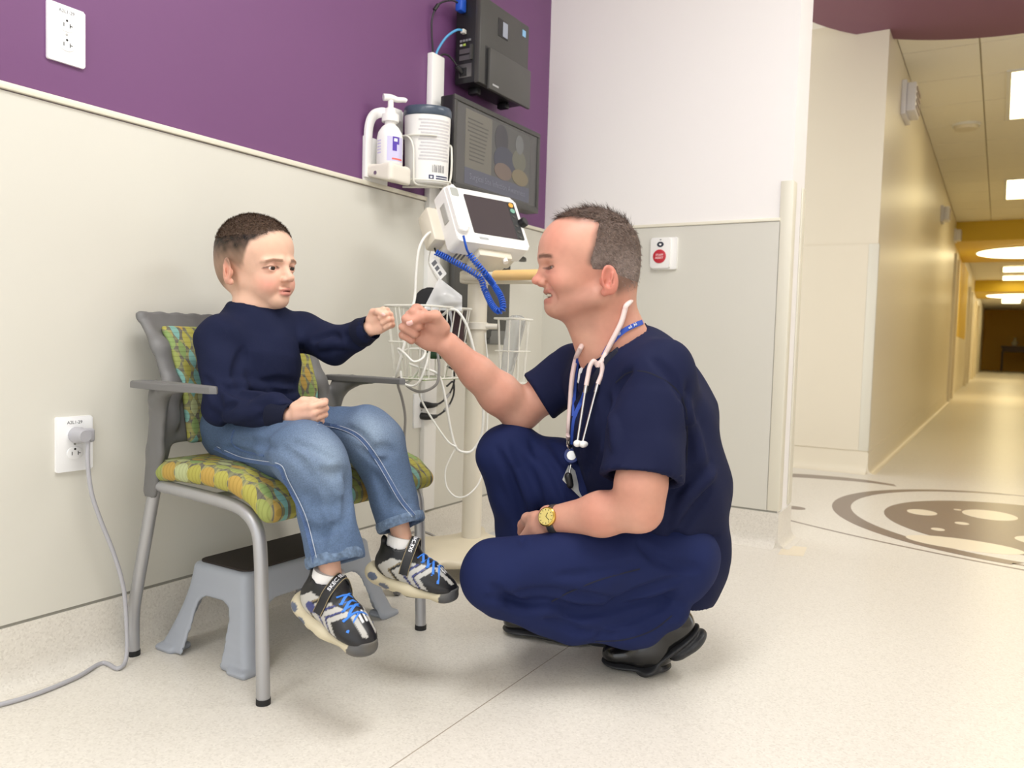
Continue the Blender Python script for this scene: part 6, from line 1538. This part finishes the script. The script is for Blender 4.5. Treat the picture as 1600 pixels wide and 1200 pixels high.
# ---- shoes
M_LEA = mat('black_leather', lin(20, 19, 19), .22, coat=.4, bump=(40, .12, .004)); M_LSOLE = mat('black_shoe_sole', lin(38, 39, 42), .5)
def leather_shoe(toe, ball, heel, up, label):
    """toe and ball rest on the floor, heel may be lifted; foot bends at the ball"""
    sh = empty('shoe'); sh.parent = man; sh['label'] = label
    toe, ball, heel = (np.array(p, float) for p in (toe, ball, heel)); a = unit(ball - toe); b = unit(heel - ball); w = unit(np.cross(UPW, a)); ua = np.cross(a, w); ub = np.cross(b, w)
    if ua[2] < 0: ua = -ua
    if ub @ UPW < 0: ub = -ub
    P = np.array([toe, ball, heel]); lo, hi = P.min(0) - .09, P.max(0) + .13; lo[2] = max(lo[2], -.004)
    U = Solid(*(axis(lo[i], hi[i], .0032) for i in range(3)))
    U.cap(toe + ua * .030 + a * .034, ball + ua * .040, .038, .046, .0, flat=(ua, .74)); U.cap(ball + ua * .040, heel + ub * .046 - b * .045, .046, .037, .03)
    U.cap(ball + ub * .052 + b * .04, heel + ub * .085 - b * .045, .036, .036, .03); U.cap(heel + ub * .045 - b * .040, heel + ub * .088 - b * .042, .037, .034, .02)
    U.put(lambda x, y, z: np.maximum(*[0.012 - ((x - p[0]) * u[0] + (y - p[1]) * u[1] + (z - p[2]) * u[2]) for p, u in ((toe, ua),)] * 2) if False else np.minimum(.012 - ((x - toe[0]) * ua[0] + (y - toe[1]) * ua[1] + (z - toe[2]) * ua[2]), .012 - ((x - ball[0]) * ub[0] + (y - ball[1]) * ub[1] + (z - ball[2]) * ub[2])) if ub @ a < 0 else np.maximum(.012 - ((x - toe[0]) * ua[0] + (y - toe[1]) * ua[1] + (z - toe[2]) * ua[2]), .012 - ((x - ball[0]) * ub[0] + (y - ball[1]) * ub[1] + (z - ball[2]) * ub[2])), lo, hi, .004, 'i')
    U.mesh('upper', M_LEA, sh, smooth=3)
    K = Solid(*(axis(lo[i], hi[i], .0026) for i in range(3)))
    K.cap(toe + ua * .010 + a * .042, ball + ua * .010, .047, .052, .0, flat=(ua, .20)); K.cap(ball + ua * .010, heel + ub * .012 - b * .045, .051, .043, .012, flat=(ub, .22))
    K.cap(heel - ub * .006 - b * .062, heel - ub * .006 - b * .040, .040, .041, .004, flat=(ub, .42))
    K.mesh('sole', M_LSOLE, sh, smooth=3)
    return sh
T0, T1 = on_z(934, 1046), on_z(1010, 1054); hl = at(1100, 985, 1.77)
leather_shoe(T0 + np.array([0, 0.03, .002]), T1 + np.array([-.01, .035, .002]), hl, UPW, 'near black leather shoe with the heel raised')
T0, T1 = on_z(770, 992), on_z(880, 1004); leather_shoe(T0 + np.array([.01, .04, .002]), T1 + np.array([0, .04, .002]), T1 + (T1 - T0) * .75 + np.array([0, .04, .004]), UPW, 'far black leather shoe flat on the floor')
# ---- wrist watch
wt = empty('wrist_watch'); wt.parent = man; wt['label'] = 'gold-faced wrist watch on the left wrist'
wc_ = G['lw'] + lf * -.006; xx = unit(np.cross(lf, UPW)); yy = np.cross(lf, xx)
tube('watch_band', [wc_ + (xx * math.cos(a) * .031 + yy * math.sin(a) * .0305) for a in np.linspace(0, 2 * math.pi, 20, endpoint=False)], .0, mat('watch_steel', lin(120, 118, 112), .3, metal=.8), wt, 8, 2, closed=True, flat=(.017, .004, tuple(lf), [np.array(unit(xx * math.cos(a) + yy * math.sin(a))) for a in np.linspace(0, 2 * math.pi, 40, endpoint=False)]))
nw = unit(CAM - wc_ + UPW * .35 - RT * .45); nw = unit(nw - lf * (lf @ nw)); px_ = np.cross(nw, lf); fc = wc_ + nw * .031
lathe('watch_case', [(.0185, -.004), (.0205, 0), (.0205, .005), (.018, .0075)], frame(fc, lf, -px_, nw), mat('gold_case', lin(214, 180, 90), .22, metal=.9), wt, 32)
lathe('watch_face', [(.0001, .0078), (.0172, .0078)], frame(fc, lf, -px_, nw), mat('gold_dial', lin(232, 212, 130), .25, metal=.35), wt, 32, False)
for q in range(12):
    a = q * math.pi / 6; prism('hour_mark', rrect(.0010, .0030, .0003, 1), .0079, .0084, frame(fc, lf, -px_, nw) @ Matrix.Rotation(a, 4, 'Z') @ Matrix.Translation((0, .0142, 0)), M_SLOT, wt)
for a, l in ((.6, .009), (2.4, .012)): prism('watch_hand', rrect(.0010, l, .0003, 1), .0080, .0086, frame(fc, lf, -px_, nw) @ Matrix.Rotation(a, 4, 'Z') @ Matrix.Translation((0, l / 2, 0)), M_SLOT, wt)

strip('neck_band', bt, [(1013, 506), (997, 519), (977, 537), (957, 554), (945, 565), (930, 588), (916, 610), (903, 628)], .013, M_SCSEAM, stop, .004, .003)
# ------------------------------------------------------------------ what the man wears round his neck
bm_ = bvh_of([mbody, stop, pants])
M_PINK = mat('pale_pink_tube', lin(238, 214, 208), .35); M_CHROME = mat('chrome', lin(210, 208, 204), .18, metal=.95); M_NAVYP = mat('navy_plastic', lin(26, 48, 120), .35)
sc = thing('stethoscope', 'pale pink stethoscope hanging round the neck of the crouching man', 'stethoscope')
P1, _ = drape(bm_, [(978, 478), (970, 505), (955, 535), (940, 565), (934, 572)], .006, 6)
d0_ = (P1[0] - CAM) @ FW
P1 = np.array([at(968, 464, d0_ + .12), at(981, 464, d0_ + .085), at(987, 467, d0_ + .045), at(984, 472, d0_ + .012)] + list(P1))
tube('tubing', P1, .0058, M_PINK, sc, 10, 3)
Y0_ = P1[-1]; dd = (Y0_ - CAM) @ FW
yA = [Y0_, at(938, 566, dd - .006), at(941, 572, dd - .006), at(940, 584, dd - .004), at(934, 600, dd - .004)]
yB = [Y0_, at(928, 564, dd - .006), at(922, 572, dd - .006), at(919, 586, dd - .004), at(916, 602, dd - .004)]
for y in (yA, yB): tube('yoke', y, .0050, M_PINK, sc, 10, 6)
for a, b in ((at(934, 600, dd - .004), at(910, 693, dd - .02)), (at(916, 602, dd - .004), at(902, 692, dd - .02))):
    tube('ear_tube', [a, a * .6 + b * .4 + np.array([0, 0, .0]), b], .0028, M_CHROME, sc, 10, 4); cyl('ferrule', a, a * .86 + b * .14, .0042, M_CHROME, sc, 12)
for p in ((911, 694), (902, 693)):
    c = at(*p, dd - .022); S = Solid(*(axis(c[i] - .016, c[i] + .016, .002) for i in range(3))); S.ell(c, (.0085, .0085, .0075)); S.cap(c, c + (FW * .3 + RT * .9) * .006, .006, .0055, .002); S.mesh('ear_tip', M_WPL, sc, smooth=1)
P2, _ = drape(bm_, [(908, 542), (900, 560), (894, 590), (891, 630), (889, 660), (888, 686)], .007, 6)
d0_ = (P2[0] - CAM) @ FW
P2 = np.array([at(935, 505, d0_ + .10), at(918, 525, d0_ + .05)] + list(P2))
tube('tubing', P2, .0055, M_PINK, sc, 10, 3)
Pd, _ = drape(bm_, [(888, 700), (893, 712), (896, 725)], .0, 3)
dc = min((p - CAM) @ FW for p in Pd) - .016; c = at(893, 712, dc)
tube('tubing_end', [P2[-1], at(887, 694, dc), at(890, 702, dc)], .0035, M_CHROME, sc, 8, 4)
nn_ = unit(CAM - c + UPW * .2); ux = unit(np.cross(UPW, nn_)); uy = np.cross(nn_, ux)
lathe('chest_piece', [(.010, -.012), (.0175, -.008), (.0185, 0), (.0165, .005), (.0110, .006)], frame(c, ux, uy, nn_), M_NAVYP, sc, 28)
lathe('diaphragm', [(.0001, .0066), (.0105, .0066), (.0115, .0055)], frame(c, ux, uy, nn_), M_CHROME, sc, 24, False)
ln_ = thing('lanyard', 'blue printed lanyard with a badge round the neck of the crouching man', 'lanyard')
M_LAN = mat('blue_lanyard', lin(40, 78, 176), .6, bump=(900, .4, .0008))
strip('neck_strap', bm_, [(1004, 503), (992, 508), (976, 516), (962, 528), (950, 543), (943, 556)], .011, M_LAN, ln_, .003, .0018)
strip('neck_strap', bm_, [(917, 600), (912, 618), (905, 634), (898, 650), (895, 672), (894, 694)], .009, M_LAN, ln_, .004, .0018)
strip('neck_strap', bm_, [(903, 560), (899, 590), (897, 625), (896, 650)], .008, M_LAN, ln_, .003, .0018)
for q, (px, py) in enumerate(((994, 506), (986, 510), (968, 521), (960, 528))):
    P, _ = drape(bm_, [(px, py), (px - 3, py + 2), (px - 6, py + 4)], .0055, 2)
    if len(P) > 2:
        ex = unit(P[0] - P[-1]); nz = unit(CAM - P[1]); nz = unit(nz - ex * (ex @ nz)); text('strap_letter', ['Ail', 'ed', 'Air', 'vi'][q], .009, frame(P[1], ex, np.cross(nz, ex), nz), M_WPL, ln_, .0004)
Pd, _ = drape(bm_, [(880, 750), (890, 740), (900, 765), (908, 775)], .0, 3)
db = min((p - CAM) @ FW for p in Pd) - .012
tube('badge_reel', [at(892, 726, db), at(890, 738, db), at(889, 746, db)], .0022, M_CHROME, ln_, 8, 4)
S = Solid(*(axis(at(889, 750, db)[i] - .03, at(889, 750, db)[i] + .03, .003) for i in range(3))); S.cap(at(888, 744, db), at(891, 758, db), .009, .008, .002); S.mesh('badge_clip', M_BLK, ln_, smooth=1)
bc0, bc1 = at(879, 749, db - .004), at(913, 783, db + .01); ex = unit(bc1 - bc0); nz = unit(np.cross(ex, FW * .75 + UPW * .6 + RT * .2)); ey = np.cross(nz, ex); L_ = np.linalg.norm(bc1 - bc0)
prism('badge_card', rrect(L_, .054, .003), -.0006, .0006, frame((bc0 + bc1) / 2 + ey * .026, ex, ey, nz), mat('badge_plastic', lin(222, 222, 216), .3), ln_)
# ------------------------------------------------------------------ put every empty at the base of its thing
bpy.context.view_layer.update()
for o in [o for o in bpy.data.objects if o.type == 'EMPTY' and o.parent is None]:
    lo = np.full(3, 1e9); hi = -lo
    st = list(o.children)
    while st:
        c = st.pop(); st += list(c.children)
        if c.type == 'MESH' and len(c.data.vertices):
            co = np.empty(len(c.data.vertices) * 3); c.data.vertices.foreach_get('co', co); co = co.reshape(-1, 3)
            mw = np.array(c.matrix_world); co = co @ mw[:3, :3].T + mw[:3, 3]
            lo = np.minimum(lo, co.min(0)); hi = np.maximum(hi, co.max(0))
    if lo[0] > 1e8: continue
    base = Vector(((lo[0] + hi[0]) / 2, (lo[1] + hi[1]) / 2, lo[2])) - Vector(o.location)
    o.location = Vector(o.location) + base
    for c in o.children: c.matrix_parent_inverse = Matrix.Translation(-Vector(o.location))
